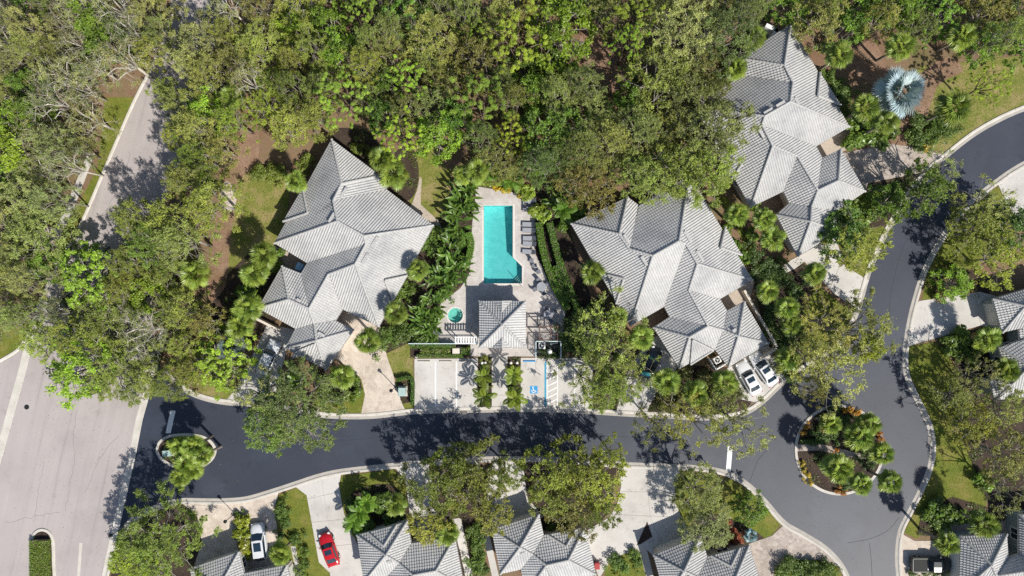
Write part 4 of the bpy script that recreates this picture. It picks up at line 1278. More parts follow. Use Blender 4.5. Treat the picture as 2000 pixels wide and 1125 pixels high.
cabinet(787, 763.5, (.85, 1.0, .9), 'pale green utility box in the mulch beside the parking bays', M['box_green'])
cabinet(331, 883, (.95, .7, .8), 'pale green utility box under the palms of the egg-shaped island', M['box_green'], .1)
cabinet(891.5, 684.5, (.85, .6, .7), 'cream utility box between the hedges below the pool fence', M['stucco_trim'])
def bin_(px, py, col, label, rz=0):
    m = plain('bin_plastic', col, .5)
    t = empty('wheeled_bin', P(px, py) + Vector((0, 0, DECK_Z)), rz)
    b = MB()
    b.add([(-.25, -.3, .08), (.25, -.3, .08), (.25, .3, .08), (-.25, .3, .08), (-.3, -.36, 1.0), (.3, -.36, 1.0), (.3, .38, 1.0), (-.3, .38, 1.0)], [(3, 2, 1, 0), (4, 5, 6, 7), (0, 1, 5, 4), (1, 2, 6, 5), (2, 3, 7, 6), (3, 0, 4, 7)])
    b.build('body', m, t)
    b = MB(); b.box((0, 0, 1.03), (.66, .8, .06)); bevel(b.build('lid', m, t), .02)
    b = MB(); b.tube((-.32, .32, .12), (-.26, .32, .12), .12, .12, 12); b.build('wheel', M['rubber'], t)
    b = MB(); b.tube((.26, .32, .12), (.32, .32, .12), .12, .12, 12); b.build('wheel', M['rubber'], t)
    tag(t, label, 'bin')
bin_(502, 609, (.02, .08, .42), 'blue wheeled bin at the left corner of the left house', .5)
bin_(1164.5, 1100, (.32, .02, .02), 'dark red wheeled bin at the right wall of the bottom middle house')
# low garden walls
def low_wall(pts, h, t, label, mat='stucco_trim'):
    w0 = P(*pts[0])
    b = MB()
    for p, q in zip(pts[:-1], pts[1:]):
        a, c_ = P(*p) - w0, P(*q) - w0
        m = (a + c_) / 2
        b.box((m.x, m.y, h / 2), ((c_ - a).length + t * .9, t, h), math.atan2(c_.y - a.y, c_.x - a.x))
    o = b.build('garden_wall', M[mat]); o.location = w0
    tag(o, label, 'wall')
low_wall([(1449, 569), (1512, 678), (1480, 698)], 1.3, .3, 'cream garden wall along the right side of the house with two white cars')
low_wall([(499, 618), (548, 643)], 1.2, .3, 'cream garden wall beside the left house driveway')
low_wall([(1488, 62), (1505, 70), (1493, 92), (1470, 100)], 2.2, .5, 'white wall at the upper corner of the upper right house', 'white')
# retaining log in the upper right
lg = MB(); a, b_ = P(1648, 75), P(1712, 133)
lg.tube((0, 0, .15), (b_ - a) + Vector((0, 0, .15)), .16, .14, 10)
o = lg.build('fallen_log', M['bark_brown']); o.location = a
tag(o, 'dark fallen trunk on bare straw at upper right', 'log')

# --- lamp posts
def lamp(px, py, label, h=2.9):
    t = empty('lamp_post', P(px, py))
    b = MB(); b.tube((0, 0, 0), (0, 0, .35), .11, .08, 10); b.build('base', M['dark_metal'], t)
    b = MB(); b.tube((0, 0, .3), (0, 0, h), .05, .04, 8); b.build('post', M['dark_metal'], t)
    b = MB(); b.tube((0, 0, h), (0, 0, h + .4), .13, .2, 6); b.build('lantern', M['glass'], t)
    b = MB(); b.tube((0, 0, h + .4), (0, 0, h + .62), .26, .03, 6); b.build('cap', M['dark_metal'], t)
    tag(t, label, 'lamp post')
lamp(772, 756, 'dark lamp post beside the curved tan paver drive')
lamp(243, 1029, 'dark lamp post at the corner of boulevard and street')
lamp(459, 1003, 'dark lamp post by the paver drive at lower left')
lamp(1399, 925, 'dark lamp post on the kerb beside the right stop line')
for x, lb, mt in ((828.5, 'leftmost concrete wheel stop in the left parking bays', 'gutter'), (870.5, 'middle concrete wheel stop in the left parking bays', 'gutter'), (912, 'right concrete wheel stop in the left parking bays', 'gutter'), (1034, 'blue wheel stop of the disabled parking bay', 'paint_blue'), (1104, 'pale wheel stop at the right end of the right parking bays', 'kerb')):
    b = MB(); b.box((0, 0, .12), (1.6, .17, .13)); o = bevel(b.build('wheel_stop', M[mt]), .04); o.location = P(x, 705.3)
    tag(o, lb, 'wheel stop')
for x, y, lb in ((814.5, 696.5, 'small white post at the left corner of the left parking bays'), (942, 708, 'white post at the left bed beside the walk, left one'), (948, 708, 'white post at the left bed beside the walk, right one'), (998, 708, 'white post at the right bed beside the walk, left one'), (1010, 708, 'white post at the right bed beside the walk, right one')):
    b = MB(); b.tube((0, 0, 0), (0, 0, .5), .14, .13, 10); b.tube((0, 0, .5), (0, 0, .6), .17, .05, 10)
    o = b.build('bollard_light', M['white']); o.location = P(x, y); tag(o, lb, 'bollard')

# --- cars
def paint_mat(name, col, metal=0.0, rough=0.25):
    m, n, b = nt(name)
    f = noise(n, wcoord(n), 2, 3)
    n.links.new(ramp(n, f.outputs[0], [(0.3, tuple(c * .95 for c in col)), (0.7, tuple(min(1, c * 1.05) for c in col))]), b.inputs["Base Color"])
    b.inputs["Roughness"].default_value = rough
    b.inputs["Metallic"].default_value = metal
    b.inputs["Coat Weight"].default_value = 0.5
    b.inputs["Coat Roughness"].default_value = 0.08
    return m
M['lamp_glass'] = plain('headlamp_lens', (0.6, 0.62, 0.65), 0.1, spec=.7)
M['tail'] = plain('tail_lamp', (0.35, 0.01, 0.012), 0.15, spec=.7)
M['carglass'] = glass_mat('car_glass', (0.014, 0.03, 0.05))
def car(px, py, heading, label, col, style='sedan', L=4.8, W=1.85, H=1.45, sunroof=True, metal=0.0, cat='car', glass='carglass', zg=0.066):
    """heading = degrees, photo sense: 0 points right, 90 points up the picture"""
    pm = paint_mat('car_paint', col, metal)
    t = empty('parked_car', P(px, py) + Vector((0, 0, zg)), math.radians(heading))
    hl = L / 2
    # stations along the length: x, half width, deck height, crown
    if style == 'pickup':
        st = [(-hl, .84, .95, 0), (-hl + .08, .90, 1.0, 0), (-.3, .92, 1.02, 0), (.9, .93, 1.05, .03), (hl - .7, .92, 1.02, .06), (hl - .2, .86, .96, .05), (hl, .72, .80, .02)]
    else:
        belt = .92 if style == 'sedan' else 1.05
        st = [(-hl, .58, belt - .22, 0), (-hl + .06, .74, belt - .08, .02), (-hl + .3, .85, belt, .03), (-hl + .9, .91, belt + .02, .03), (0, .93, belt, .03), (hl - 1.4, .92, belt - .02, .05), (hl - .7, .88, belt - .08, .06), (hl - .25, .78, belt - .17, .06), (hl - .05, .60, belt - .28, .03), (hl, .50, belt - .36, 0)]
    k = W / 1.85
    rows = []
    for x, w, z, c in st:
        w *= k
        rows.append([(x, -w * .93, .22), (x, -w, .45), (x, -w * .99, z - .14), (x, -w * .90, z - .02), (x, -w * .5, z + c * .8), (x, 0, z + c), (x, w * .5, z + c * .8), (x, w * .90, z - .02), (x, w * .99, z - .14), (x, w, .45), (x, w * .93, .22)])
    b = MB()
    vs = [p for r_ in rows for p in r_]
    n = len(rows[0])
    fs = [(i * n + j, (i + 1) * n + j, (i + 1) * n + j + 1, i * n + j + 1) for i in range(len(rows) - 1) for j in range(n - 1)]
    fs += [tuple(range(n)), tuple(range((len(rows) - 1) * n + n - 1, (len(rows) - 1) * n - 1, -1))]
    b.add(vs, fs)
    body = b.build('body', pm, t, True)
    if style == 'pickup':
        x0, x1, r0, r1 = -.35, 1.35, -.15, .85
        zb = 1.03
    elif style == 'suv':
        x0, x1, r0, r1 = -hl + .12, hl - 1.25, -hl + .55, .35
        zb = 1.02
    else:
        x0, x1, r0, r1 = -hl + .55, hl - 1.35, -hl + 1.25, .38
        zb = .90
    wb, wr = .84 * k, .69 * k
    B = [(x0, -wb * .92, zb), (x1, -wb * .94, zb), (x1 + .12, 0, zb), (x1, wb * .94, zb), (x0, wb * .92, zb), (x0 - .08, 0, zb)]
    Rf = [(r0, -wr, H - .04), (r1, -wr * .98, H - .03), (r1 + .06, 0, H), (r1, wr * .98, H - .03), (r0, wr, H - .04), (r0 - .04, 0, H - .01)]
    b = MB()
    b.add(B + Rf, [(0, 1, 7, 6), (3, 4, 10, 9), (1, 2, 8, 7), (2, 3, 9, 8), (4, 5, 11, 10), (5, 0, 6, 11), (6, 7, 8, 11), (8, 9, 10, 11)])
    cab = b.build('cabin', pm, t)
    bevel(cab, .05, 3)
    def quad_glass(name, a, b_, c_, d_, ins=.1, lift=.018):
        a, b_, c_, d_ = map(Vector, (a, b_, c_, d_))
        cen = (a + b_ + c_ + d_) / 4
        nn = (b_ - a).cross(d_ - a).normalized()
        if nn.dot(cen - Vector((0, 0, .8))) < 0: nn = -nn
        q = [p + (cen - p) * ins + nn * lift for p in (a, b_, c_, d_)]
        m = MB(); m.add(q, [(0, 1, 2, 3)])
        return m.build(name, M[glass], t)
    def bow_glass(name, b0, b1, b2, t0, t1, t2, ins):
        ps = [Vector(p) for p in (b0, b1, b2, t0, t1, t2)]
        cen = sum(ps, Vector()) / 6
        nn = (ps[2] - ps[0]).cross(ps[4] - ps[1]).normalized()
        if nn.z < 0: nn = -nn
        q = [p + (cen - p) * ins + nn * .045 for p in ps]
        m = MB(); m.add(q, [(0, 1, 4, 3), (1, 2, 5, 4)])
        return m.build(name, M[glass], t, True)
    bow_glass('windshield', B[1], B[2], B[3], Rf[1], Rf[2], Rf[3], .10)
    bow_glass('rear_window', B[4], B[5], B[0], Rf[4], Rf[5], Rf[0], .2)
    quad_glass('side_window', B[0], B[1], Rf[1], Rf[0], .13, .03); quad_glass('side_window', B[3], B[4], Rf[4], Rf[3], .13, .03)
    if sunroof:
        m = MB()
        ln = .62 if style == 'sedan' else 1.1
        m.box((r1 - .22 - ln / 2, 0, H + .012), (ln, wr * 1.35, .02)); m.build('sunroof', M[glass], t)
    if style == 'pickup':
        m = MB(); m.box((-hl + 1.05, 0, 1.045), (1.75, 1.45 * k, .02)); m.build('truck_bed', plain('bed_liner', (.02, .021, .02), .8), t)
        for y in (-.82 * k, .82 * k):
            m = MB(); m.box((-hl + 1.05, y, 1.06), (1.9, .1, .07)); m.build('bed_rail', pm, t)
        m = MB(); m.box((-hl + .06, 0, 1.03), (.1, 1.6 * k, .09)); m.build('tailgate', pm, t)
    wx = (hl - .95, -hl + .95)
    for x in wx:
        for sy in (-1, 1):
            m = MB(); m.tube((x, sy * (.93 * k - .2), .33), (x, sy * (.93 * k + .01), .33), .33, .33, 20); wo_ = m.build('wheel', M['rubber'], t)
            m = MB(); m.tube((x, sy * (.93 * k), .33), (x, sy * (.93 * k + .025), .33), .21, .2, 14); m.build('rim', M['steel'], wo_)
    zb2 = .62
    for sy in (-1, 1):
        m = MB(); m.box((hl - .17, sy * .62 * k, zb2 + .08), (.3, .26, .1), -sy * .5); m.build('headlight', M['lamp_glass'], t)
        m = MB(); m.box((-hl + .07, sy * .66 * k, zb2 + .12), (.14, .26, .12), sy * .3); m.build('tail_light', M['tail'], t)
        m = MB(); m.box((x1 - .28, sy * 1.0 * k, zb + .05), (.16, .2, .13)); bevel(m.build('mirror', pm, t), .03)
    tag(t, label, cat, 'parked cars')
    return t
car(510, 1054, 97, 'white car with dark sunroof on the tan paver drive at lower left', (.58, .60, .62), 'suv', 4.75, 1.88, 1.62)
car(645.5, 1069.5, 108, 'red car on the concrete drive at the lower edge', (.42, .008, .014), 'sedan', 4.4, 1.8, 1.42)
car(528, 697, 66, 'white car on the driveway of the left house, tail under an oak', (.58, .61, .64), 'sedan', 4.7, 1.85, 1.45, False)
car(1488, 719, 124, 'white sedan with sunroof, right one of the two white cars', (.64, .65, .66), 'sedan', 4.85, 1.88, 1.45)
car(1459, 737, 118, 'white car, left one of the two, partly under a palm', (.62, .63, .64), 'sedan', 4.6, 1.85, 1.45)
car(1268, 709, 63, 'black car on the shaded drive between palms, right of the parking bays', (.012, .016, .022), 'sedan', 4.5, 1.85, 1.45, False, glass='glass_teal')
car(1811, 1098, 0, 'black pickup truck on the paver drive at the lower right', (.025, .035, .033), 'pickup', 5.0, 1.9, 1.75, False, cat='pickup truck')
# ------------------------------------------------------------------ vegetation prototypes
def rand_dirs(n, up=0.35, r=rng):
    v = r.normal(size=(n, 3))
    v[:, 2] = np.abs(v[:, 2]) * 1.0 + up + 0.6
    return v / np.linalg.norm(v, axis=1)[:, None]

def cards(cen, length, width, nrm, var, r=rng, fold=0.0):
    """one leaf per centre: a pointed rhombus facing nrm; returns verts, quads, var"""
    n = len(cen)
    t = r.normal(size=(n, 3))
    t -= nrm * np.sum(t * nrm, axis=1)[:, None]
    t /= np.linalg.norm(t, axis=1)[:, None] + 1e-9
    b = np.cross(nrm, t)
    L = (length * (0.7 + 0.6 * r.random(n)))[:, None] / 2
    Wd = (width * (0.7 + 0.6 * r.random(n)))[:, None] / 2
    v = np.stack([cen - t * L, cen - b * Wd + t * L * 0.1, cen + t * L, cen + b * Wd + t * L * 0.1], axis=1).reshape(-1, 3)
    return v, np.arange(4 * n).reshape(n, 4), np.repeat(var, 4)

def disk_points(R, spacing, r):
    pts = []
    tries = 0
    while tries < 2500:
        tries += 1
        a = r.random() * 2 * math.pi
        d = R * math.sqrt(r.random())
        p = (d * math.cos(a), d * math.sin(a))
        if all((p[0] - q[0]) ** 2 + (p[1] - q[1]) ** 2 > spacing * spacing for q in pts):
            pts.append(p)
    return pts

def tree_proto(seed, R, H, spacing=0.95, clump=0.62, nleaf=95, ll=0.34, lw=0.2, gap=0.12, layers=2, flat=0.45, bark='bark', lobes=4, needle=False, limb_r=0.09, up=0.35, twigs=3, spray=True):
    r = np.random.default_rng(seed)
    # uneven outline: radius varies with angle
    ph = r.random(6) * 6.28
    am = r.random(6) * np.array([0.22, 0.2, 0.17, 0.13, 0.1, 0.08])
    def rim(a):
        return 1 + sum(am[k] * math.cos((k + 2) * a + ph[k]) for k in range(6))
    tips = []
    for ly in range(layers):
        for x, y in disk_points(R, spacing * (1 + 0.35 * ly), r):
            if r.random() < gap: continue
            a = math.atan2(y, x)
            k = rim(a)
            d = math.hypot(x, y) / R
            z = H * (1 - flat * d ** 2.2) - ly * 0.22 * H + r.normal() * 0.05 * H
            tips.append((x * k, y * k, max(0.8, z)))
    tips = np.array(tips)
    # limbs: trunk to a fork, limbs out to ring nodes, twigs to tips
    tr = MB()
    fork = Vector((r.normal() * 0.2, r.normal() * 0.2, H * 0.38))
    tr.tube((0, 0, -0.1), fork, limb_r * 2.6, limb_r * 1.9, 8)
    nl = int(5 + R * 0.7)
    nodes = []
    for i in range(nl):
        a = 2 * math.pi * (i + r.random() * 0.6) / nl
        d = R * (0.35 + 0.15 * r.random())
        p1 = Vector((math.cos(a) * d, math.sin(a) * d, H * (0.60 + 0.12 * r.random())))
        a2 = a + r.normal() * 0.25
        d2 = R * (0.68 + 0.12 * r.random())
        p2 = Vector((math.cos(a2) * d2, math.sin(a2) * d2, H * (0.70 + 0.1 * r.random())))
        tr.tube(fork, p1, limb_r * 1.4, limb_r * 0.85, 6, False)
        tr.tube(p1, p2, limb_r * 0.85, limb_r * 0.4, 5, False)
        nodes += [p1, p1.lerp(p2, 0.5), p2]
    nodes.append(fork + Vector((0, 0, H * 0.3)))
    tr.tube(fork, nodes[-1], limb_r * 1.3, limb_r * 0.6, 6, False)
    for t in tips:
        tv = Vector(t)
        nd = min(nodes, key=lambda q: (q - tv).length)
        mid = nd.lerp(tv, 0.55) + Vector((r.normal() * 0.12, r.normal() * 0.12, 0.1))
        tr.tube(nd, mid, limb_r * 0.38, limb_r * 0.22, 4, False)
        tr.tube(mid, tv, limb_r * 0.22, limb_r * 0.08, 4, False)
        for _t in range(twigs):
            q_ = tv + Vector((r.normal() * clump * .7, r.normal() * clump * .7, abs(r.normal()) * clump * .45))
            tr.tube(mid.lerp(tv, 0.5 + .5 * r.random()), q_, 0.022, 0.008, 3, False)
    trunk = tr.mesh('trunk', True)
    trunk.materials.append(M[bark])
    cs, vs, ns = [], [], []
    for t in tips:
        cv = 0.15 + 0.55 * r.random()
        m = int(nleaf * (0.7 + 0.6 * r.random()))
        lc = r.normal(size=(lobes, 3)) * clump * np.array([0.55, 0.55, 0.32])
        li = r.integers(0, lobes, m)
        d = r.normal(size=(m, 3))
        d /= np.linalg.norm(d, axis=1)[:, None]
        d[:, 2] = np.abs(d[:, 2]) * 0.8 - 0.12
        rad = clump * 0.5 * r.random(m)[:, None] ** 0.45
        c = t + lc[li] + d * rad
        if spray:      # leaves strung along fine twigs that fan outwards
            ks = lobes * 3
            ow = np.array([t[0], t[1], 0.0]) / (R + 1e-6)
            sd = ow * 0.9 + r.normal(size=(ks, 3)) * np.array([0.8, 0.8, 0.35]) + np.array([0, 0, 0.12])
            sd /= np.linalg.norm(sd, axis=1)[:, None]
            sl = clump * (0.7 + 0.9 * r.random(ks))
            si = r.integers(0, ks, m)
            c = t + sd[si] * (sl[si] * r.random(m) ** 0.6)[:, None] + r.normal(size=(m, 3)) * 0.085
        cs.append(c)
        vs.append(np.clip(cv + r.normal(size=m) * 0.17, 0, 1))
        nn = d * 0.45 + rand_dirs(m, up, r) * 0.9
        ns.append(nn / np.linalg.norm(nn, axis=1)[:, None])
    cs, vs, ns = np.concatenate(cs), np.concatenate(vs), np.concatenate(ns)
    v, q, a = cards(cs, ll, lw, ns, vs, r)
    crown = mesh_np('crown', v, q, a)
    crown.materials.append(M['leaf'])
    return dict(R=R, H=H, crown=crown, trunk=trunk)

PROTO = {}
PROTO['oak'] = [tree_proto(1, 3.3, 8.5, 0.82, 0.62, 210, 0.18, 0.095, 0.1), tree_proto(2, 3.3, 8.0, 0.86, 0.62, 210, 0.18, 0.095, 0.12), tree_proto(3, 3.3, 9.0, 0.82, 0.6, 210, 0.18, 0.095, 0.12),
                tree_proto(4, 5.2, 10.5, 0.95, 0.7, 250, 0.19, 0.10, 0.13), tree_proto(5, 5.2, 10.0, 0.95, 0.68, 250, 0.19, 0.10, 0.15)]
PROTO['bare'] = [tree_proto(11, 3.6, 9.0, 1.0, 0.7, 105, 0.17, 0.085, 0.24, 2, 0.35, 'bark_pale', limb_r=0.10, twigs=6), tree_proto(12, 3.6, 9.0, 1.0, 0.7, 105, 0.17, 0.085, 0.26, 2, 0.35, 'bark_pale', limb_r=0.10, twigs=6),
                 tree_proto(13, 5.2, 10.5, 1.05, 0.74, 110, 0.18, 0.09, 0.26, 2, 0.4, 'bark_pale', limb_r=0.11, twigs=6)]
PROTO['broad'] = [tree_proto(21, 2.6, 6.5, 0.8, 0.58, 150, 0.25, 0.15, 0.08, lobes=6), tree_proto(22, 3.2, 7.5, 0.85, 0.6, 150, 0.25, 0.15, 0.1, lobes=6), tree_proto(23, 3.2, 7.0, 0.85, 0.62, 150, 0.25, 0.15, 0.1, spray=False)]
PROTO['pine'] = [tree_proto(31, 3.2, 11.5, 0.8, 0.5, 170, 0.28, 0.05, 0.1, 2, 0.3, 'bark_brown', lobes=2, twigs=0, spray=False), tree_proto(32, 3.2, 11.0, 0.84, 0.5, 170, 0.28, 0.05, 0.12, 2, 0.3, 'bark_brown', lobes=2, twigs=0, spray=False)]
PROTO['mahogany'] = [tree_proto(41, 3.6, 8.5, 0.95, 0.68, 180, 0.22, 0.12, 0.16, 2, 0.4, 'bark'), tree_proto(42, 3.6, 8.0, 1.0, 0.68, 180, 0.22, 0.12, 0.18, 2, 0.4, 'bark'), tree_proto(43, 4.6, 9.0, 1.0, 0.7, 180, 0.22, 0.12, 0.18, 2, 0.4, 'bark')]
PROTO['sparse'] = [tree_proto(51, 3.6, 8.5, 1.0, 0.66, 120, 0.2, 0.105, 0.24, 1, 0.35, 'bark', limb_r=0.075), tree_proto(52, 3.6, 8.0, 1.0, 0.66, 120, 0.2, 0.105, 0.26, 1, 0.35, 'bark', limb_r=0.075)]

def shrub_proto(seed, R, H, n, ll, lw, kind='leaf'):
    r = np.random.default_rng(seed)
    k = max(7, int(R * 12))
    lc = np.c_[r.normal(size=(k, 2)) * R * 0.45, r.random(k) * H * 0.5 + H * 0.25]
    li = r.integers(0, k, n)
    d = r.normal(size=(n, 3))
    d /= np.linalg.norm(d, axis=1)[:, None]
    d[:, 2] = np.abs(d[:, 2])
    c = lc[li] + d * (R * 0.42 * r.random(n)[:, None] ** 0.3) * np.array([1, 1, H / R * 0.8])
    nn = d * 0.6 + rand_dirs(n, 0.3, r) * 0.7
    nn /= np.linalg.norm(nn, axis=1)[:, None]
    cv = 0.15 + 0.5 * r.random(k)
    v, q, a = cards(c, ll, lw, nn, np.clip(cv[li] + r.normal(size=n) * 0.17, 0, 1), r)
    fol = mesh_np('foliage', v, q, a)
    fol.materials.append(M[kind])
    st = MB()
    for i in range(k):
        st.tube((r.normal() * 0.06, r.normal() * 0.06, -0.05), lc[i], 0.025, 0.01, 4, False)
    sm = st.mesh('stem')
    sm.materials.append(M['bark_brown'])
    return dict(R=R, H=H, crown=fol, trunk=sm)
PROTO['shrub'] = [shrub_proto(61, 1.0, 1.3, 700, 0.2, 0.12), shrub_proto(62, 1.0, 1.1, 700, 0.2, 0.12), shrub_proto(63, 1.6, 1.9, 1400, 0.24, 0.14), shrub_proto(64, 0.6, 0.7, 380, 0.15, 0.09)]
PROTO['bigleaf'] = [shrub_proto(71, 1.3, 1.7, 520, 0.46, 0.22, 'leaf_gloss'), shrub_proto(72, 1.3, 1.6, 520, 0.46, 0.22, 'leaf_gloss')]

# palm fronds: one mesh per kind, shared by every frond object
def fan_frond(seed, pet=0.75, blade=0.85, nseg=26, spread=2.05, droop=0.25, width=0.055):
    r = np.random.default_rng(seed)
    v, f, a = [], [], []
    def addv(p, x):
        v.append(p); a.append(x)
        return len(v) - 1
    w = 0.025
    i0 = [addv((0, -w, 0), .3), addv((pet, -w * .6, 0.02), .4), addv((pet, w * .6, 0.02), .4), addv((0, w, 0), .3)]
    f.append(tuple(i0))
    for i in range(nseg):
        an = -spread + 2 * spread * (i + 0.5) / nseg
        L = blade * (1.0 - 0.16 * abs(an)) * (0.9 + 0.2 * r.random())
        c, s = math.cos(an), math.sin(an)
        px, py = -s, c
        x = 0.25 + 0.5 * r.random()
        z1 = 0.10 + 0.05 * math.cos(i * math.pi)
        b0 = addv((pet, 0, 0.02), x)
        hw = width * 0.9
        m0 = addv((pet + c * L * .55 - px * hw, s * L * .55 - py * hw, z1 - droop * 0.15), x)
        m1 = addv((pet + c * L * .55 + px * hw, s * L * .55 + py * hw, z1 * 0.6 - droop * 0.15), min(1, x + .12))
        tp = addv((pet + c * L + r.normal() * .02, s * L + r.normal() * .02, -droop * (0.6 + 0.5 * r.random())), x)
        f.append((b0, m0, tp, m1))
    me = mesh_np('frond', v, f, a)
    me.materials.append(M['palm_leaf'])
    return me

def feather_frond(seed, L=1.9, n=24, leaf=0.5, arch=0.75, lw=0.05):
    r = np.random.default_rng(seed)
    v, f, a = [], [], []
    def addv(p, x):
        v.append(tuple(p)); a.append(x)
        return len(v) - 1
    def rach(t):
        return np.array([L * (t - 0.12 * t * t), 0, arch * (0.55 * t - 0.95 * t * t)])
    prev = None
    for i in range(9):
        t = i / 8
        p = rach(t)
        w = 0.03 * (1 - 0.8 * t)
        cur = (addv(p + [0, -w, 0], .5), addv(p + [0, w, 0], .5))
        if prev: f.append((prev[0], cur[0], cur[1], prev[1]))
        prev = cur
    for i in range(n):
        t = 0.14 + 0.86 * (i + 0.5) / n
        p = rach(t)
        ln = leaf * math.sin(math.pi * (0.18 + 0.75 * t)) * (0.9 + .2 * r.random())
        for sg in (-1, 1):
            x = 0.3 + 0.45 * r.random()
            dirv = np.array([0.55, sg * 0.85, 0.12])
            dirv /= np.linalg.norm(dirv)
            sd = np.array([0.85, -sg * 0.5, 0]) * lw
            b0 = addv(p, x)
            m0 = addv(p + dirv * ln * .5 - sd + [0, 0, .03], x)
            m1 = addv(p + dirv * ln * .5 + sd + [0, 0, .03], min(1, x + .1))
            tp = addv(p + dirv * ln + [0, 0, -ln * .35], x)
            f.append((b0, m0, tp, m1))
    me = mesh_np('frond', v, f, a)
    me.materials.append(M['palm_leaf'])
    return me

def paddle_leaf(seed, pet=0.9, L=1.25, W=0.40):
    r = np.random.default_rng(seed)
    v, f, a = [], [], []
    def addv(p, x):
        v.append(tuple(p)); a.append(x)
        return len(v) - 1
    q = [addv((0, -.03, 0), .4), addv((pet, -.02, 0), .5), addv((pet, .02, 0), .5), addv((0, .03, 0), .4)]
    f.append(tuple(q))
    n = 7
    prev = None
    x = 0.3 + .3 * r.random()
    for i in range(n + 1):
        t = i / n
        w = W * math.sin(math.pi * (0.06 + 0.94 * t) ** 0.8) * 0.5 if t < 1 else 0.005
        px = pet + L * t
        pz = -0.35 * t * t * L
        cut = 1 - 0.15 * (i % 2)
        cur = (addv((px, -w * cut, pz + w * .35), x), addv((px, 0, pz), x + .1), addv((px, w * cut, pz + w * .35), x))
        if prev:
            f.append((prev[0], cur[0], cur[1], prev[1]))
            f.append((prev[1], cur[1], cur[2], prev[2]))
        prev = cur
    me = mesh_np('leaf', v, f, a)
    me.materials.append(M['leaf_gloss'])
    return me
FAN = [fan_frond(1), fan_frond(2, 0.7, 0.8), fan_frond(3, 0.85, 0.8, 24, 1.9, 0.35)]
FAN_BIG = [fan_frond(4, 1.45, 1.75, 30, 2.0, 0.3, 0.12), fan_frond(5, 1.35, 1.65, 30, 2.0, 0.4, 0.12)]
FEATHER = [feather_frond(6), feather_frond(7, 1.7)]
FEATHER_S = [feather_frond(8, 1.75, 26, 0.5, 0.6, 0.045)]
PADDLE = [paddle_leaf(9), paddle_leaf(10, 0.8, 1.1, 0.36), paddle_leaf(11, 1.0, 1.35, 0.42)]

PLANTS = []     # (object, kind phrase, px, py) -> labels are written when all stand
LEAF_GAIN = [1.6, 1.75, 1.05]
TREE_GAIN = (1.82, 1.99, 1.05)
def col_var(c, amt=0.16, r=rng, gain=None):
    c = tuple(a * g for a, g in zip(c, gain or LEAF_GAIN))
    k = 1 + amt * (r.random() * 2 - 1)
    h = amt * 0.3 * (r.random() * 2 - 1)
    return (c[0] * k * (1 + h), c[1] * k, c[2] * k * (1 - h), 1)

def plant(kind, px, py, rpx, color, phrase, cat='tree', name='tree', h=None, group=None, proto=None, lean=None):
    ps = PROTO[kind]
    R = rpx / PXM
    if proto is None:
        best = min(abs(math.log(p['R'] / R)) for p in ps)
        ps = [p for p in ps if abs(math.log(p['R'] / R)) < best + 0.15]
        p = ps[int(rng.integers(len(ps)))]
    else:
        p = ps[proto]
    s = R / p['R']
    sz = (h / p['H']) if h else s ** 0.5
    zc = p['H'] * sz * 0.78
    w = P(px, py, zc)
    root = empty(name, (w.x, w.y, 0), rng.random() * 6.28)
    root.scale = (s, s, sz)
    if lean:
        ln = Vector((lean[0] / PXM, -lean[1] / PXM))
        root.location = (w.x - ln.x, w.y - ln.y, 0)
        ax = Vector((-ln.y, ln.x, 0)).normalized()
        root.rotation_euler = (Matrix.Rotation(math.atan2(ln.length, zc), 4, ax) @ Matrix.Rotation(rng.random() * 6.28, 4, 'Z')).to_euler()
    small = kind in ('shrub', 'bigleaf')
    c = link('foliage' if small else 'crown', p['crown'], None, root)
    c.color = col_var(color, 0.32, gain=TREE_GAIN) if not small else col_var(color, 0.2, gain=(1.6, 1.6, 1.0))
    t = link('stem' if small else 'trunk', p['trunk'], None, root)
    PLANTS.append((root, phrase, px, py, cat, group))
    return root

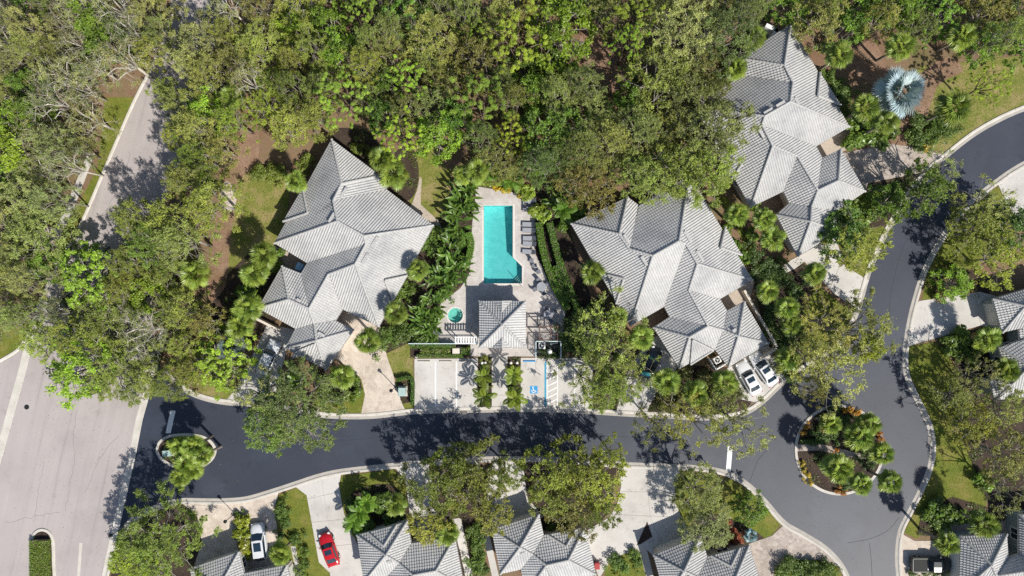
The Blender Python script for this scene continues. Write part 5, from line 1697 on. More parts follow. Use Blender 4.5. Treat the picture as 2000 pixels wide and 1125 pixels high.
GREEN_SABAL = (0.135, 0.165, 0.045)
def palm(px, py, rpx, phrase, kind='sabal', h=4.6, nf=30, color=GREEN_SABAL, group='fan palms'):
    """px,py = where the crown shows"""
    big = kind == 'bismarck'
    ms = FAN_BIG if big else (FAN if kind == 'sabal' else (FEATHER if kind == 'feather' else FEATHER_S))
    ext = {'sabal': 1.74, 'bismarck': 3.15, 'feather': 1.75, 'small': 1.55}[kind]
    s = rpx / PXM / ext
    w = P(px, py, h)
    root = empty('palm_tree', (w.x, w.y, 0), 0)
    tr = MB()
    tilt = Vector((rng.normal() * 0.12, rng.normal() * 0.12, 0))
    r0 = 0.17 if kind in ('sabal', 'bismarck') else 0.11
    if big: r0 = 0.24
    k = 7
    for i in range(k):
        a, b = i / k, (i + 1) / k
        tr.tube(Vector((0, 0, h * a)) - tilt * (1 - a) ** 2, Vector((0, 0, h * b)) - tilt * (1 - b) ** 2, r0 * (1.15 - .2 * a), r0 * (1.05 - .2 * b), 8, i == k - 1)
    tr.build('trunk', M['palm_trunk'], root)
    top = Vector((0, 0, h))
    ga = 2.39996
    old_t = 0.72 + 0.4 * rng.random()
    nf = int(nf * (0.8 + 0.35 * rng.random())) if kind == 'sabal' else nf
    shade_k = 0.8 + 0.4 * rng.random()
    color = tuple(a_ * shade_k for a_ in color)
    ph = rng.random() * 6.28
    for i in range(nf):
        t = (i + 0.5) / nf
        if kind in ('sabal', 'bismarck'):
            pitch = math.radians(78 - 122 * t ** 0.85)
        else:
            pitch = math.radians(62 - 72 * t)
        pitch += rng.normal() * 0.09
        yaw = ph + i * ga + rng.normal() * 0.1
        m = ms[int(rng.integers(len(ms)))]
        o = link('frond', m, None, root)
        o.location = top
        o.rotation_euler = (rng.normal() * 0.25, -pitch, yaw)
        sc = s * (0.86 + 0.2 * rng.random())
        o.scale = (sc, sc, sc)
        c = color
        if kind == 'sabal' and t > old_t:
            c = (0.15, 0.105, 0.055)
            o.rotation_euler.y += 0.35 * rng.random()
        o.color = col_var(c, 0.22, gain=(1, 1, 1) if big else None)
    PLANTS.append((root, phrase, px, py, 'palm tree', group))
    return root

def paddle_clump(px, py, rpx, phrase, h=2.0, n=36, color=(0.062, 0.10, 0.026)):
    w = P(px, py, h)
    root = empty('bird_of_paradise', (w.x, w.y, 0))
    for i in range(n):
        a = rng.random() * 6.28
        d = rng.random() ** 0.5 * rpx / PXM * 0.55
        o = link('leaf', PADDLE[int(rng.integers(3))], None, root)
        o.location = (math.cos(a) * d, math.sin(a) * d, h * (0.35 + 0.5 * rng.random()))
        o.rotation_euler = (rng.normal() * 0.4, -math.radians(20 + 50 * rng.random()), a + rng.normal() * 1.3)
        k = rpx / PXM / 2.3 * (0.85 + 0.3 * rng.random())
        o.scale = (k, k, k)
        o.color = col_var(color, 0.3)
    st = MB()
    for i in range(6):
        a = rng.random() * 6.28
        st.tube((0, 0, -.05), (math.cos(a) * 0.5, math.sin(a) * 0.5, h * 0.7), 0.09, 0.05, 6)
    st.build('stem', M['bark_brown'], root)
    PLANTS.append((root, phrase, px, py, 'plant', 'bird of paradise plants by the pool'))
    return root

def hedge(line, width, height, label, color=(0.05, 0.095, 0.018), dens=230):
    """clipped hedge along a pixel polyline, leafy outside over a dark twig core"""
    pts = [P(x, y) for x, y in smooth_loop(line, False, 5)] if len(line) > 2 else [P(*line[0]).lerp(P(*line[1]), i / 4) for i in range(5)]
    root = empty('hedge', pts[len(pts) // 2])
    off = pts[len(pts) // 2]
    cs, ns = [], []
    core = MB()
    for a, b in zip(pts[:-1], pts[1:]):
        d = (b - a)
        L = d.length
        if L < 1e-4: continue
        d.normalize()
        nr = Vector((-d.y, d.x, 0))
        core.box((a + b) / 2 - off + Vector((0, 0, (height - 0.12) / 2)), (L + 0.05, width - 0.24, height - 0.12), math.atan2(d.y, d.x))
        m = int(dens * L * (width + height))
        u = rng.random(m) * L
        which = rng.random(m) < width / (width + 1.6 * height)
        w = np.where(which, (rng.random(m) - .5) * width, np.sign(rng.random(m) - .5) * (width / 2 - 0.06 + rng.normal(size=m) * 0.05))
        z = np.where(which, height + rng.normal(size=m) * 0.06, rng.random(m) * height)
        A, Dv, Nv = np.array(a - off), np.array(d), np.array(nr)
        cs.append(A + u[:, None] * Dv + w[:, None] * Nv + z[:, None] * np.array([0, 0, 1.0]))
        nn = np.where(which[:, None], np.array([0, 0, 1.0]), np.sign(w)[:, None] * Nv)
        nn = nn + rng.normal(size=(m, 3)) * 0.5
        ns.append(nn / np.linalg.norm(nn, axis=1)[:, None])
    cs, ns = np.concatenate(cs), np.concatenate(ns)
    var = np.clip(0.4 + rng.normal(size=len(cs)) * 0.2, 0, 1)
    v, q, a_ = cards(cs, 0.17, 0.10, ns, var)
    f = link('foliage', mesh_np('foliage', v, q, a_), M['leaf'], root)
    f.color = col_var(color, 0.1, gain=(1.75, 1.95, 1.1))
    core.build('twig_core', M['bark_brown'], root)
    tag(root, label, 'hedge')
    return root
# ------------------------------------------------------------------ planting plan
OAK = (0.125, 0.130, 0.060); OAKG = (0.155, 0.155, 0.098); BROAD = (0.085, 0.125, 0.028); BRIGHT = (0.135, 0.17, 0.032); MAHO = (0.125, 0.135, 0.036); DRY = (0.15, 0.13, 0.06); DEEP = (0.05, 0.085, 0.022); OLIVE = (0.135, 0.145, 0.05)
TREES = [
 # kind, x, y, r, colour, phrase, height
 ('pine', 1012, 75, 52, BRIGHT, 'bright yellow-green pine', 11.5), ('pine', 940, 190, 55, BRIGHT, 'bright yellow-green pine', 11.5), ('pine', 1240, 28, 46, BRIGHT, 'bright yellow-green pine', 11.5), ('pine', 668, 190, 46, BRIGHT, 'bright yellow-green pine', 10.5),
 ('pine', 782, 262, 40, (0.14, 0.19, 0.03), 'bright yellow-green pine', 9.5), ('pine', 1000, 262, 34, (0.17, 0.19, 0.03), 'bright yellow-green pine', 9), ('pine', 708, 22, 34, BRIGHT, 'bright yellow-green pine', 10),
 ('broad', 1095, 60, 60, (0.135, 0.175, 0.022), 'yellow-green broad-leaved tree', 9.5), ('broad', 850, 262, 40, (0.10, 0.15, 0.025), 'dense green broad-leaved tree', 7), ('broad', 1075, 250, 52, (0.09, 0.135, 0.028), 'dense green broad-leaved tree', 9),
 ('broad', 20, 290, 40, (0.16, 0.20, 0.03), 'yellow-green broad-leaved tree', 8), ('broad', 400, 215, 36, (0.15, 0.20, 0.03), 'yellow-green broad-leaved tree', 7),
 ('oak', 1398, 245, 62, (0.12, 0.13, 0.07), 'big grey-green oak', 10.5), ('oak', 1382, 338, 56, (0.115, 0.14, 0.04), 'big olive oak', 9.5), ('oak', 1330, 325, 50, OLIVE, 'olive oak', 9), ('oak', 1262, 345, 46, OLIVE, 'olive oak', 8.5), ('oak', 1330, 60, 70, OAKG, 'big grey-green oak', 11), ('oak', 1420, 70, 62, (0.115, 0.135, 0.065), 'big grey-green oak', 10.5), ('oak', 1290, 150, 60, OLIVE, 'olive oak', 10), ('oak', 1340, 180, 55, OAK, 'olive oak', 10),
 ('mahogany', 1150, 372, 46, (0.155, 0.13, 0.055), 'rusty olive tree', 8), ('mahogany', 1120, 345, 34, (0.16, 0.125, 0.06), 'rusty olive tree', 7),
 # street trees along the lower side of the street
 ('mahogany', 855, 952, 52, MAHO, 'olive mahogany tree', 9), ('mahogany', 930, 940, 56, MAHO, 'olive mahogany tree', 9.5), ('mahogany', 845, 1025, 40, (0.15, 0.14, 0.04), 'olive mahogany tree', 7), ('mahogany', 955, 1000, 40, (0.15, 0.13, 0.045), 'olive mahogany tree', 7.5), ('mahogany', 1075, 930, 46, MAHO, 'olive mahogany tree', 9), ('mahogany', 1168, 945, 50, (0.155, 0.15, 0.035), 'golden olive mahogany tree', 9), ('mahogany', 1120, 1000, 48, DRY, 'brownish mahogany tree', 8), ('mahogany', 1195, 890, 26, MAHO, 'olive mahogany tree', 8), ('oak', 372, 250, 38, OAK, 'olive oak', 11), ('oak', 378, 305, 34, (0.12, 0.16, 0.04), 'leafy green oak', 10.5), ('oak', 405, 395, 42, OLIVE, 'olive oak', 12.5), ('oak', 348, 262, 30, OLIVE, 'olive oak', 9), ('oak', 358, 350, 34, OAK, 'olive oak', 12), ('oak', 350, 472, 44, OAK, 'olive oak', 12), ('oak', 366, 122, 30, OAKG, 'grey-green oak', 9), ('oak', 346, 200, 28, OAK, 'olive oak', 9), ('oak', 290, 100, 28, OLIVE, 'olive oak', 8), ('oak', 332, 425, 42, OLIVE, 'olive oak', 10.5), ('oak', 292, 478, 42, (0.12, 0.16, 0.04), 'leafy green oak', 10), ('oak', 385, 75, 46, OAKG, 'grey-green oak', 9), ('oak', 402, 145, 44, OAK, 'olive oak', 8.5), ('oak', 320, 175, 26, OLIVE, 'olive oak', 7), ('mahogany', 893, 908, 38, MAHO, 'olive mahogany tree', 8.5), ('mahogany', 985, 928, 32, MAHO, 'olive mahogany tree', 8), ('mahogany', 1085, 978, 40, (0.13, 0.13, 0.045), 'olive mahogany tree', 8), ('mahogany', 1128, 912, 44, MAHO, 'olive mahogany tree', 9), ('mahogany', 1170, 1000, 36, MAHO, 'olive mahogany tree', 7.5),
 ('oak', 1368, 965, 42, (0.12, 0.125, 0.065), 'grey-green oak', 8), ('oak', 1385, 1035, 42, OAKG, 'grey-green oak', 7.5), ('broad', 1470, 1000, 26, BROAD, 'dark leafy small tree', 4.5),
 ('oak', 308, 1066, 78, (0.125, 0.15, 0.045), 'big olive oak', 9.5), ('oak', 265, 1100, 50, (0.13, 0.165, 0.035), 'leafy green oak', 8),
 # by the left house and street
 ('oak', 578, 795, 76, (0.12, 0.14, 0.065), 'big grey-green oak', 9.5), ('oak', 530, 830, 50, (0.13, 0.17, 0.05), 'leafy green oak', 8.5), ('sparse', 505, 765, 40, OAKG, 'sparse grey-green oak', 8),
 # right of the parking bays
 ('sparse', 1138, 740, 46, OLIVE, 'sparse olive tree', 8), ('oak', 1190, 760, 40, (0.11, 0.14, 0.04), 'olive oak', 8), ('sparse', 1200, 710, 52, OLIVE, 'sparse olive tree', 8.5), ('sparse', 1195, 650, 60, OLIVE, 'sparse olive tree', 8), ('oak', 1160, 655, 42, (0.09, 0.115, 0.035), 'olive oak', 7), ('sparse', 1240, 735, 40, OLIVE, 'sparse olive tree', 8),
 ('sparse', 1285, 835, 40, (0.15, 0.14, 0.05), 'sparse yellowing tree', 8), ('sparse', 1365, 830, 44, (0.15, 0.15, 0.05), 'sparse yellowing tree', 8), ('sparse', 1320, 800, 44, (0.145, 0.14, 0.045), 'sparse yellowing tree', 8), ('sparse', 1450, 830, 54, (0.17, 0.165, 0.085), 'sparse pale olive tree', 8.5), ('sparse', 1420, 800, 40, (0.145, 0.14, 0.045), 'sparse yellowing tree', 8),
 ('mahogany', 1590, 700, 44, (0.14, 0.13, 0.06), 'olive brown tree', 8), ('sparse', 1620, 730, 60, (0.17, 0.16, 0.07), 'sparse olive tree', 8.5), ('mahogany', 1595, 765, 24, (0.14, 0.125, 0.065), 'brownish tree', 7.5), ('sparse', 1620, 630, 50, (0.15, 0.14, 0.06), 'sparse olive tree', 7.5),
 ('mahogany', 1690, 478, 48, (0.15, 0.155, 0.045), 'golden olive tree', 7.5), ('broad', 1650, 455, 40, DEEP, 'dark leafy tree', 6), ('broad', 1812, 372, 42, (0.09, 0.13, 0.03), 'bright green leafy tree', 8.5), ('sparse', 1842, 328, 38, (0.15, 0.15, 0.08), 'sparse grey olive tree', 8), ('broad', 1745, 392, 30, (0.09, 0.14, 0.03), 'bright green leafy tree', 5.5),
 ('mahogany', 1918, 452, 54, (0.15, 0.165, 0.038), 'golden olive tree', 8), ('mahogany', 1955, 505, 46, (0.16, 0.175, 0.035), 'yellow-green tree', 8), ('broad', 1985, 440, 40, DEEP, 'dark leafy tree', 7), ('sparse', 1930, 395, 46, (0.15, 0.14, 0.07), 'sparse grey olive tree', 7), ('broad', 1870, 553, 30, (0.10, 0.165, 0.025), 'round bright green small tree', 4),
 ('sparse', 1912, 738, 38, (0.17, 0.155, 0.08), 'sparse grey olive tree', 7), ('mahogany', 1972, 792, 36, (0.16, 0.15, 0.07), 'brownish olive tree', 8), ('mahogany', 1900, 830, 40, (0.155, 0.16, 0.035), 'golden olive tree', 7), ('mahogany', 1972, 890, 46, (0.13, 0.12, 0.05), 'brownish olive tree', 8.5), ('sparse', 1980, 960, 44, (0.15, 0.14, 0.06), 'sparse grey olive tree', 8), ('mahogany', 1875, 775, 40, (0.15, 0.15, 0.05), 'olive tree', 6.5),
 ('pine', 1935, 165, 34, (0.16, 0.21, 0.03), 'bright yellow-green pine', 8),
]
for kd, x, y, r, c, ph, h in TREES:
    plant(kd, x, y, r, c, ph, h=h)
# the leaning tree over the street
plant('mahogany', 1716, 648, 56, (0.135, 0.13, 0.05), 'olive brown tree leaning over the street', h=9, lean=(60, 0))
plant('broad', 1700, 680, 26, (0.15, 0.17, 0.03), 'yellow-green small tree at the street edge', h=6)

SAB = [(770, 340, 36), (747, 312, 32), (578, 356, 26), (515, 500, 34), (497, 535, 33), (383, 535, 36), (485, 600, 34), (470, 635, 32), (816, 527, 26), (772, 611, 30), (718, 666, 31), (668, 736, 33), (1157, 531, 29), (1206, 619, 25), (1252, 661, 32), (1301, 745, 34), (1357, 768, 31), (1415, 748, 33),
       (1440, 420, 29), (1492, 428, 28), (1508, 466, 30), (1500, 568, 28), (1537, 603, 30), (1590, 535, 27), (1540, 702, 30), (1545, 632, 26), (1640, 108, 32), (1757, 92, 34), (1880, 72, 32), (1862, 212, 40), (1690, 210, 32), (1730, 240, 30), (1470, 75, 30), (1437, 135, 28), (1330, 372, 0), (1928, 662, 31), (1965, 722, 31), (1848, 1062, 28), (1922, 1024, 34), (547, 1081, 28), (875, 1042, 29), (773, 985, 27),
       (1678, 852, 36), (1695, 828, 30), (1722, 886, 29), (1636, 915, 36), (1682, 945, 27), (1738, 940, 29), (1622, 828, 26),
       (350, 870, 25), (378, 872, 28), (396, 890, 25), (362, 905, 29), (352, 930, 25), (378, 915, 26), (285, 1085, 24), (1445, 1003, 0), (375, 340, 32), (400, 360, 30), (350, 355, 26), (455, 190, 30), (905, 340, 26), (930, 335, 30), (1215, 700, 22)]
for x, y, r in SAB:
    if r: palm(x, y, r, 'round-headed fan palm', h=4.2 + rng.random() * 1.6 if y > 260 else 5.5 + rng.random() * 1.5, nf=32)
palm(1757, 180, 52, 'large silvery blue fan palm', 'bismarck', 5.0, 26, (0.30, 0.37, 0.40), None)
palm(1466, 1046, 17, 'small blue fan palm', 'bismarck', 1.2, 16, (0.20, 0.30, 0.34), None)
palm(450, 672, 34, 'grey-blue fan palm', 'bismarck', 3.6, 20, (0.17, 0.22, 0.20), None)
for x, y in ((944, 735), (946, 775), (1003, 732), (1006, 778)):
    palm(x, y, 21 if y < 760 else 25, 'small feather palm with arching fronds', 'small', 3.0, 10, (0.12, 0.145, 0.028), 'feather palms beside the walk')
for x, y, r in ((702, 1000, 30), (690, 1020, 26), (715, 980, 24), (1480, 560, 0), (1000, 350, 26), (960, 335, 26), (1100, 410, 26), (1050, 345, 24), (575, 745, 28)):
    if r: palm(x, y, r, 'leafy feather palm', 'feather', 2.6, 16, (0.085, 0.14, 0.03), 'feather palms in the beds')
for x, y, r in ((905, 385, 32), (898, 415, 32), (890, 440, 28), (905, 360, 24), (880, 495, 34), (893, 520, 32), (870, 535, 32), (855, 555, 28), (840, 600, 30), (828, 625, 32), (842, 640, 24), (1095, 395, 30), (1090, 370, 24)):
    paddle_clump(x, y, r, 'broad-leaved bird of paradise clump')

# low shrubs: (x, y, r px, kind, colour)
SH = []
GR = (0.06, 0.10, 0.022); LG_ = (0.12, 0.165, 0.03); YL = (0.26, 0.20, 0.03); OR = (0.30, 0.12, 0.02); RD = (0.20, 0.05, 0.03); DG = (0.04, 0.07, 0.02)
def many(pts, kind, col, phrase, jit=2):
    for p in pts:
        SH.append((p[0] + rng.normal() * jit, p[1] + rng.normal() * jit, p[2] if len(p) > 2 else 14, kind, col, phrase))
many([(1052, 412, 18), (1058, 420, 16), (975, 352, 16), (1020, 368, 17), (1032, 376, 15), (1000, 362, 15), (930, 350, 18), (948, 352, 16)], 'bigleaf', LG_, 'bright leafy shrub')
many([(985, 368, 10), (970, 365, 9), (1012, 377, 9)], 'bigleaf', YL, 'yellow croton shrub')
many([(750, 675, 20), (768, 660, 20), (795, 640, 22), (812, 655, 20), (860, 575, 16), (845, 665, 14), (780, 575, 18), (800, 560, 16), (838, 480, 20), (850, 460, 18)], 'shrub', GR, 'dark green shrub')
many([(637, 770, 12), (652, 778, 12), (668, 780, 12), (684, 776, 12), (698, 766, 12), (625, 760, 11), (630, 748, 14), (690, 745, 14)], 'bigleaf', (0.08, 0.12, 0.025), 'low plant in the kidney-shaped bed', 1)
many([(470, 1020, 15), (468, 1045, 17), (474, 1066, 17), (480, 1082, 12)], 'bigleaf', (0.15, 0.17, 0.025), 'yellow-green shrub', 1)
many([(462, 1006, 10), (549, 1003, 16), (552, 1022, 14), (545, 1045, 12), (575, 1052, 14), (590, 1080, 12), (594, 1105, 13), (590, 1120, 12), (550, 985, 12)], 'shrub', GR, 'dark green shrub')
many([(735, 990, 20), (745, 975, 18), (765, 1010, 18), (700, 1035, 18), (685, 985, 16), (715, 1020, 20)], 'bigleaf', GR, 'dark leafy shrub')
many([(930, 1060, 18), (935, 1090, 18), (928, 1110, 16), (945, 1115, 14), (920, 1040, 16), (936, 1035, 14), (1120, 1030, 18), (1085, 1035, 16)], 'shrub', GR, 'dark green shrub')
many([(1425, 1045, 16), (1440, 1052, 14), (1415, 1060, 14)], 'shrub', RD, 'dark reddish shrub')
many([(1205, 1100, 16), (1220, 1112, 16), (1240, 1085, 13), (1255, 1100, 12)], 'shrub', GR, 'dark green shrub')
many([(1530, 1115, 18), (1550, 1105, 18), (1575, 1112, 18), (1600, 1110, 18), (1625, 1115, 18), (1560, 1122, 20)], 'shrub', GR, 'dark green shrub')
many([(1575, 930, 9), (1570, 915, 8), (1580, 942, 8), (1568, 904, 7)], 'shrub', YL, 'yellow flowering shrub on the turning circle', 1)
many([(1665, 803, 9), (1680, 808, 9), (1655, 800, 8), (1572, 845, 9), (1578, 835, 8)], 'shrub', (0.30, 0.16, 0.02), 'orange flowering shrub on the turning circle', 1)
many([(1718, 850, 8), (1720, 860, 8), (1632, 880, 7), (1650, 962, 8), (1640, 958, 8)], 'shrub', OR, 'red-orange shrub on the turning circle', 1)
many([(1625, 850, 16), (1610, 830, 16), (1600, 850, 14), (1650, 825, 14), (1630, 805, 14), (1590, 862, 12), (1662, 945, 14), (1700, 905, 14), (1655, 930, 14), (1605, 905, 13), (1690, 880, 14)], 'shrub', DG, 'dark green shrub on the turning circle', 1)
many([(330, 868, 9), (322, 880, 8), (324, 893, 8), (342, 900, 10), (380, 865, 9), (395, 898, 9), (406, 880, 8)], 'shrub', (0.07, 0.10, 0.025), 'low shrub on the egg-shaped island', 1)
many([(1470, 500, 18), (1480, 530, 18), (1500, 520, 20), (1520, 510, 16), (1530, 540, 18), (1510, 545, 18), (1560, 570, 18), (1475, 470, 14)], 'shrub', DG, 'dark green shrub')
many([(1500, 600, 18), (1510, 630, 18), (1520, 655, 18), (1525, 675, 18), (1505, 645, 16), (1550, 660, 18), (1565, 640, 16), (1545, 735, 14), (1530, 715, 16)], 'shrub', DG, 'dark green shrub')
many([(1640, 400, 16), (1660, 410, 20), (1680, 400, 20), (1700, 390, 20), (1715, 410, 22), (1690, 425, 20), (1735, 385, 20), (1655, 425, 20)], 'bigleaf', (0.085, 0.13, 0.03), 'bright leafy shrub')
many([(1686, 382, 9)], 'bigleaf', (0.40, 0.22, 0.02), 'orange croton shrub at the roof corner', 0)
many([(1665, 275, 20), (1690, 270, 22), (1715, 262, 22), (1740, 250, 20), (1670, 245, 18), (1700, 240, 18), (1720, 275, 18)], 'bigleaf', (0.085, 0.135, 0.03), 'bright leafy shrub')
many([(1790, 265, 18), (1805, 280, 18), (1820, 265, 20), (1800, 240, 20), (1830, 240, 20), (1850, 250, 22)], 'shrub', GR, 'dark green shrub')
many([(1815, 283, 12)], 'bigleaf', YL, 'yellow shrub near the upper street', 0)
many([(1620, 150, 18), (1635, 170, 20), (1650, 185, 18), (1655, 215, 18), (1615, 95, 16)], 'shrub', GR, 'dark green shrub')
many([(1838, 575, 13), (1830, 560, 12), (1845, 535, 14), (1900, 560, 14), (1860, 525, 14), (1890, 540, 14)], 'shrub', (0.09, 0.07, 0.03), 'reddish brown shrub')
many([(1880, 650, 18), (1895, 668, 18), (1870, 665, 16), (1885, 690, 16), (1905, 690, 16), (1860, 690, 14), (1910, 710, 14), (1850, 670, 14)], 'bigleaf', (0.08, 0.12, 0.025), 'bright leafy shrub')
many([(1925, 940, 18), (1938, 950, 15)], 'bigleaf', (0.10, 0.165, 0.025), 'round bright green shrub')
many([(1835, 990, 18), (1850, 1005, 18), (1820, 1015, 18), (1840, 1025, 16), (1865, 1010, 16), (1885, 1010, 14)], 'bigleaf', GR, 'dark leafy shrub')
many([(1800, 1118, 11), (1815, 1120, 11), (1832, 1119, 11), (1848, 1120, 11), (1785, 1120, 10)], 'shrub', GR, 'clipped dark shrub below the pickup', 0)
many([(1320, 770, 16), (1300, 790, 18), (1330, 790, 18), (1380, 790, 18), (1400, 780, 18), (1440, 775, 16), (1345, 730, 18), (1375, 735, 16), (1395, 735, 14)], 'shrub', (0.08, 0.085, 0.03), 'dark olive shrub')
many([(945, 700, 8), (952, 712, 9), (942, 755, 9), (952, 757, 9), (997, 715, 8), (1008, 722, 9), (1010, 750, 9), (999, 757, 8)], 'shrub', (0.11, 0.13, 0.03), 'low shrub in the bed beside the walk', 1)
many([(1115, 640, 20), (1130, 620, 20), (1120, 665, 20), (1140, 645, 20), (1105, 660, 16), (1110, 680, 18), (1135, 680, 20), (1150, 615, 18), (1172, 600, 16)], 'shrub', DG, 'dark green shrub')
many([(1060, 690, 11), (1075, 694, 11), (1088, 692, 11)], 'shrub', DG, 'dark green shrub below the equipment yard', 1)
many([(440, 700, 20), (420, 720, 22), (400, 745, 18), (430, 745, 16), (450, 720, 18)], 'shrub', (0.10, 0.11, 0.04), 'olive shrub')
many([(490, 580, 20), (475, 570, 18), (540, 520, 14), (545, 495, 12), (465, 600, 20)], 'bigleaf', (0.08, 0.13, 0.025), 'bright leafy shrub')
many([(520, 640, 0)], 'shrub', GR, 'x', 0)
many([(1425, 470, 12), (1440, 480, 12), (1452, 498, 14), (1420, 445, 12), (1480, 400, 12), (1470, 455, 14)], 'bigleaf', (0.08, 0.13, 0.025), 'bright leafy shrub')
many([(1150, 440, 18), (1120, 420, 22), (1105, 440, 16), (1130, 405, 18)], 'bigleaf', (0.07, 0.12, 0.025), 'bright leafy shrub')
many([(1650, 250, 0), (700, 290, 14), (720, 300, 14), (552, 338, 18), (535, 335, 20), (590, 322, 16), (605, 306, 14), (510, 330, 20)], 'shrub', (0.10, 0.13, 0.03), 'olive green shrub')
many([(912, 372, 16), (884, 410, 18), (912, 405, 16), (880, 450, 18), (900, 470, 16), (868, 505, 18), (905, 510, 16), (850, 535, 18), (880, 545, 16), (828, 590, 18), (845, 615, 16), (815, 640, 16), (838, 655, 12)], 'bigleaf', (0.075, 0.125, 0.028), 'bright leafy shrub', 3)
for x, y, r, kd, c, ph in SH:
    if r > 1:
        plant(kd, x, y, r, c, ph, 'shrub', 'shrub', group='shrubs')

# dense low planting under the small palms
for xa, lb in ((947, 'left'), (1004, 'right')):
    hedge([(xa, 716), (xa, 790)], 1.0, 0.45, 'dark low hedge in the %s bed beside the walk' % lb, (0.03, 0.04, 0.012))
# hedges
hedge([(1052, 436), (1055, 462), (1061, 494), (1070, 524), (1086, 565), (1108, 604)], 0.85, 1.2, 'long clipped hedge right of the pool, the one nearer the water', (0.06, 0.11, 0.018))
hedge([(1072, 436), (1081, 470), (1090, 505), (1102, 540), (1118, 580), (1134, 622)], 0.85, 1.2, 'long clipped hedge right of the pool, the one farther from the water', (0.055, 0.10, 0.018))
hedge([(1083, 520), (1094, 552), (1110, 590)], 0.7, 1.0, 'short clipped hedge between the two long ones right of the pool', (0.05, 0.095, 0.018))
hedge([(803, 674.5), (890, 674.5)], 0.55, 1.1, 'narrow hedge directly below the long pale fence', (0.05, 0.09, 0.02))
hedge([(822, 684.5), (880, 684.5)], 0.6, 0.7, 'low olive hedge, upper row above the left parking bays', (0.09, 0.11, 0.03))
hedge([(815, 694), (905, 694)], 0.5, 0.7, 'low hedge along the top of the left parking bays', (0.06, 0.095, 0.025))
hedge([(901, 685), (919, 685)], 0.9, 0.9, 'short square hedge left of the pool house walk', (0.06, 0.10, 0.02))
hedge([(776, 741), (805, 739), (806, 790)], 0.45, 0.8, 'clipped hedge round the green utility box', (0.045, 0.085, 0.02))
hedge([(83, 1052), (83.5, 1100), (83.5, 1150)], 2.45, 0.8, 'wide clipped hedge filling the boulevard median', (0.085, 0.115, 0.025))
hedge([(1560, 862), (1615, 860)], 0.6, 0.6, 'low hedge above the path on the turning circle', (0.05, 0.085, 0.02))
hedge([(915, 455), (921, 478), (916, 505)], 0.8, 1.2, 'short hedge left of the pool between paddle-leaved clumps', (0.07, 0.13, 0.02))
hedge([(858, 570), (850, 585)], 0.8, 1.1, 'short hedge left of the hot tub', (0.06, 0.12, 0.02))

# forest: fill what the picture shows as closed canopy
FORESTS = {
 'left': [(-25, -25), (330, -25), (312, 60), (290, 120), (215, 150), (180, 195), (168, 260), (150, 320), (112, 395), (88, 450), (105, 510), (80, 570), (30, 620), (-25, 640)],
 'mid': [(415, -25), (700, -25), (735, 215), (650, 222), (590, 268), (550, 290), (505, 290), (448, 265), (425, 318), (402, 335), (388, 395), (380, 500), (372, 560), (405, 620), (440, 690), (395, 745), (330, 775), (250, 770), (160, 745), (85, 735), (75, 670), (110, 600), (165, 500), (215, 470), (260, 450), (255, 420), (345, 395), (360, 330), (350, 260), (375, 200), (395, 120)],
 'top': [(700, -25), (1500, -25), (1480, 50), (1440, 110), (1395, 190), (1350, 230), (1400, 300), (1400, 345), (1300, 355), (1200, 365), (1110, 370), (1030, 335), (960, 320), (900, 300), (895, 255), (860, 245), (800, 262), (740, 225)],
 'corner': [(1500, -25), (2025, -25), (2025, 95), (1930, 90), (1870, 40), (1800, 60), (1720, 40), (1670, 45), (1625, 60), (1580, 50)],
}
CLEAR = [[(462, 240), (510, 235), (515, 300), (470, 330), (455, 320)], [(690, 255), (740, 262), (735, 300), (690, 290)], [(1135, 55), (1175, 40), (1235, 150), (1205, 190), (1140, 125)], [(870, 300), (880, 262), (910, 262), (905, 300)], [(205, 185), (262, 185), (262, 260), (215, 265)]]
taken = [(x, y, r) for kd, x, y, r, *_ in TREES] + [(x, y, r * 1.0) for x, y, r in SAB if r]
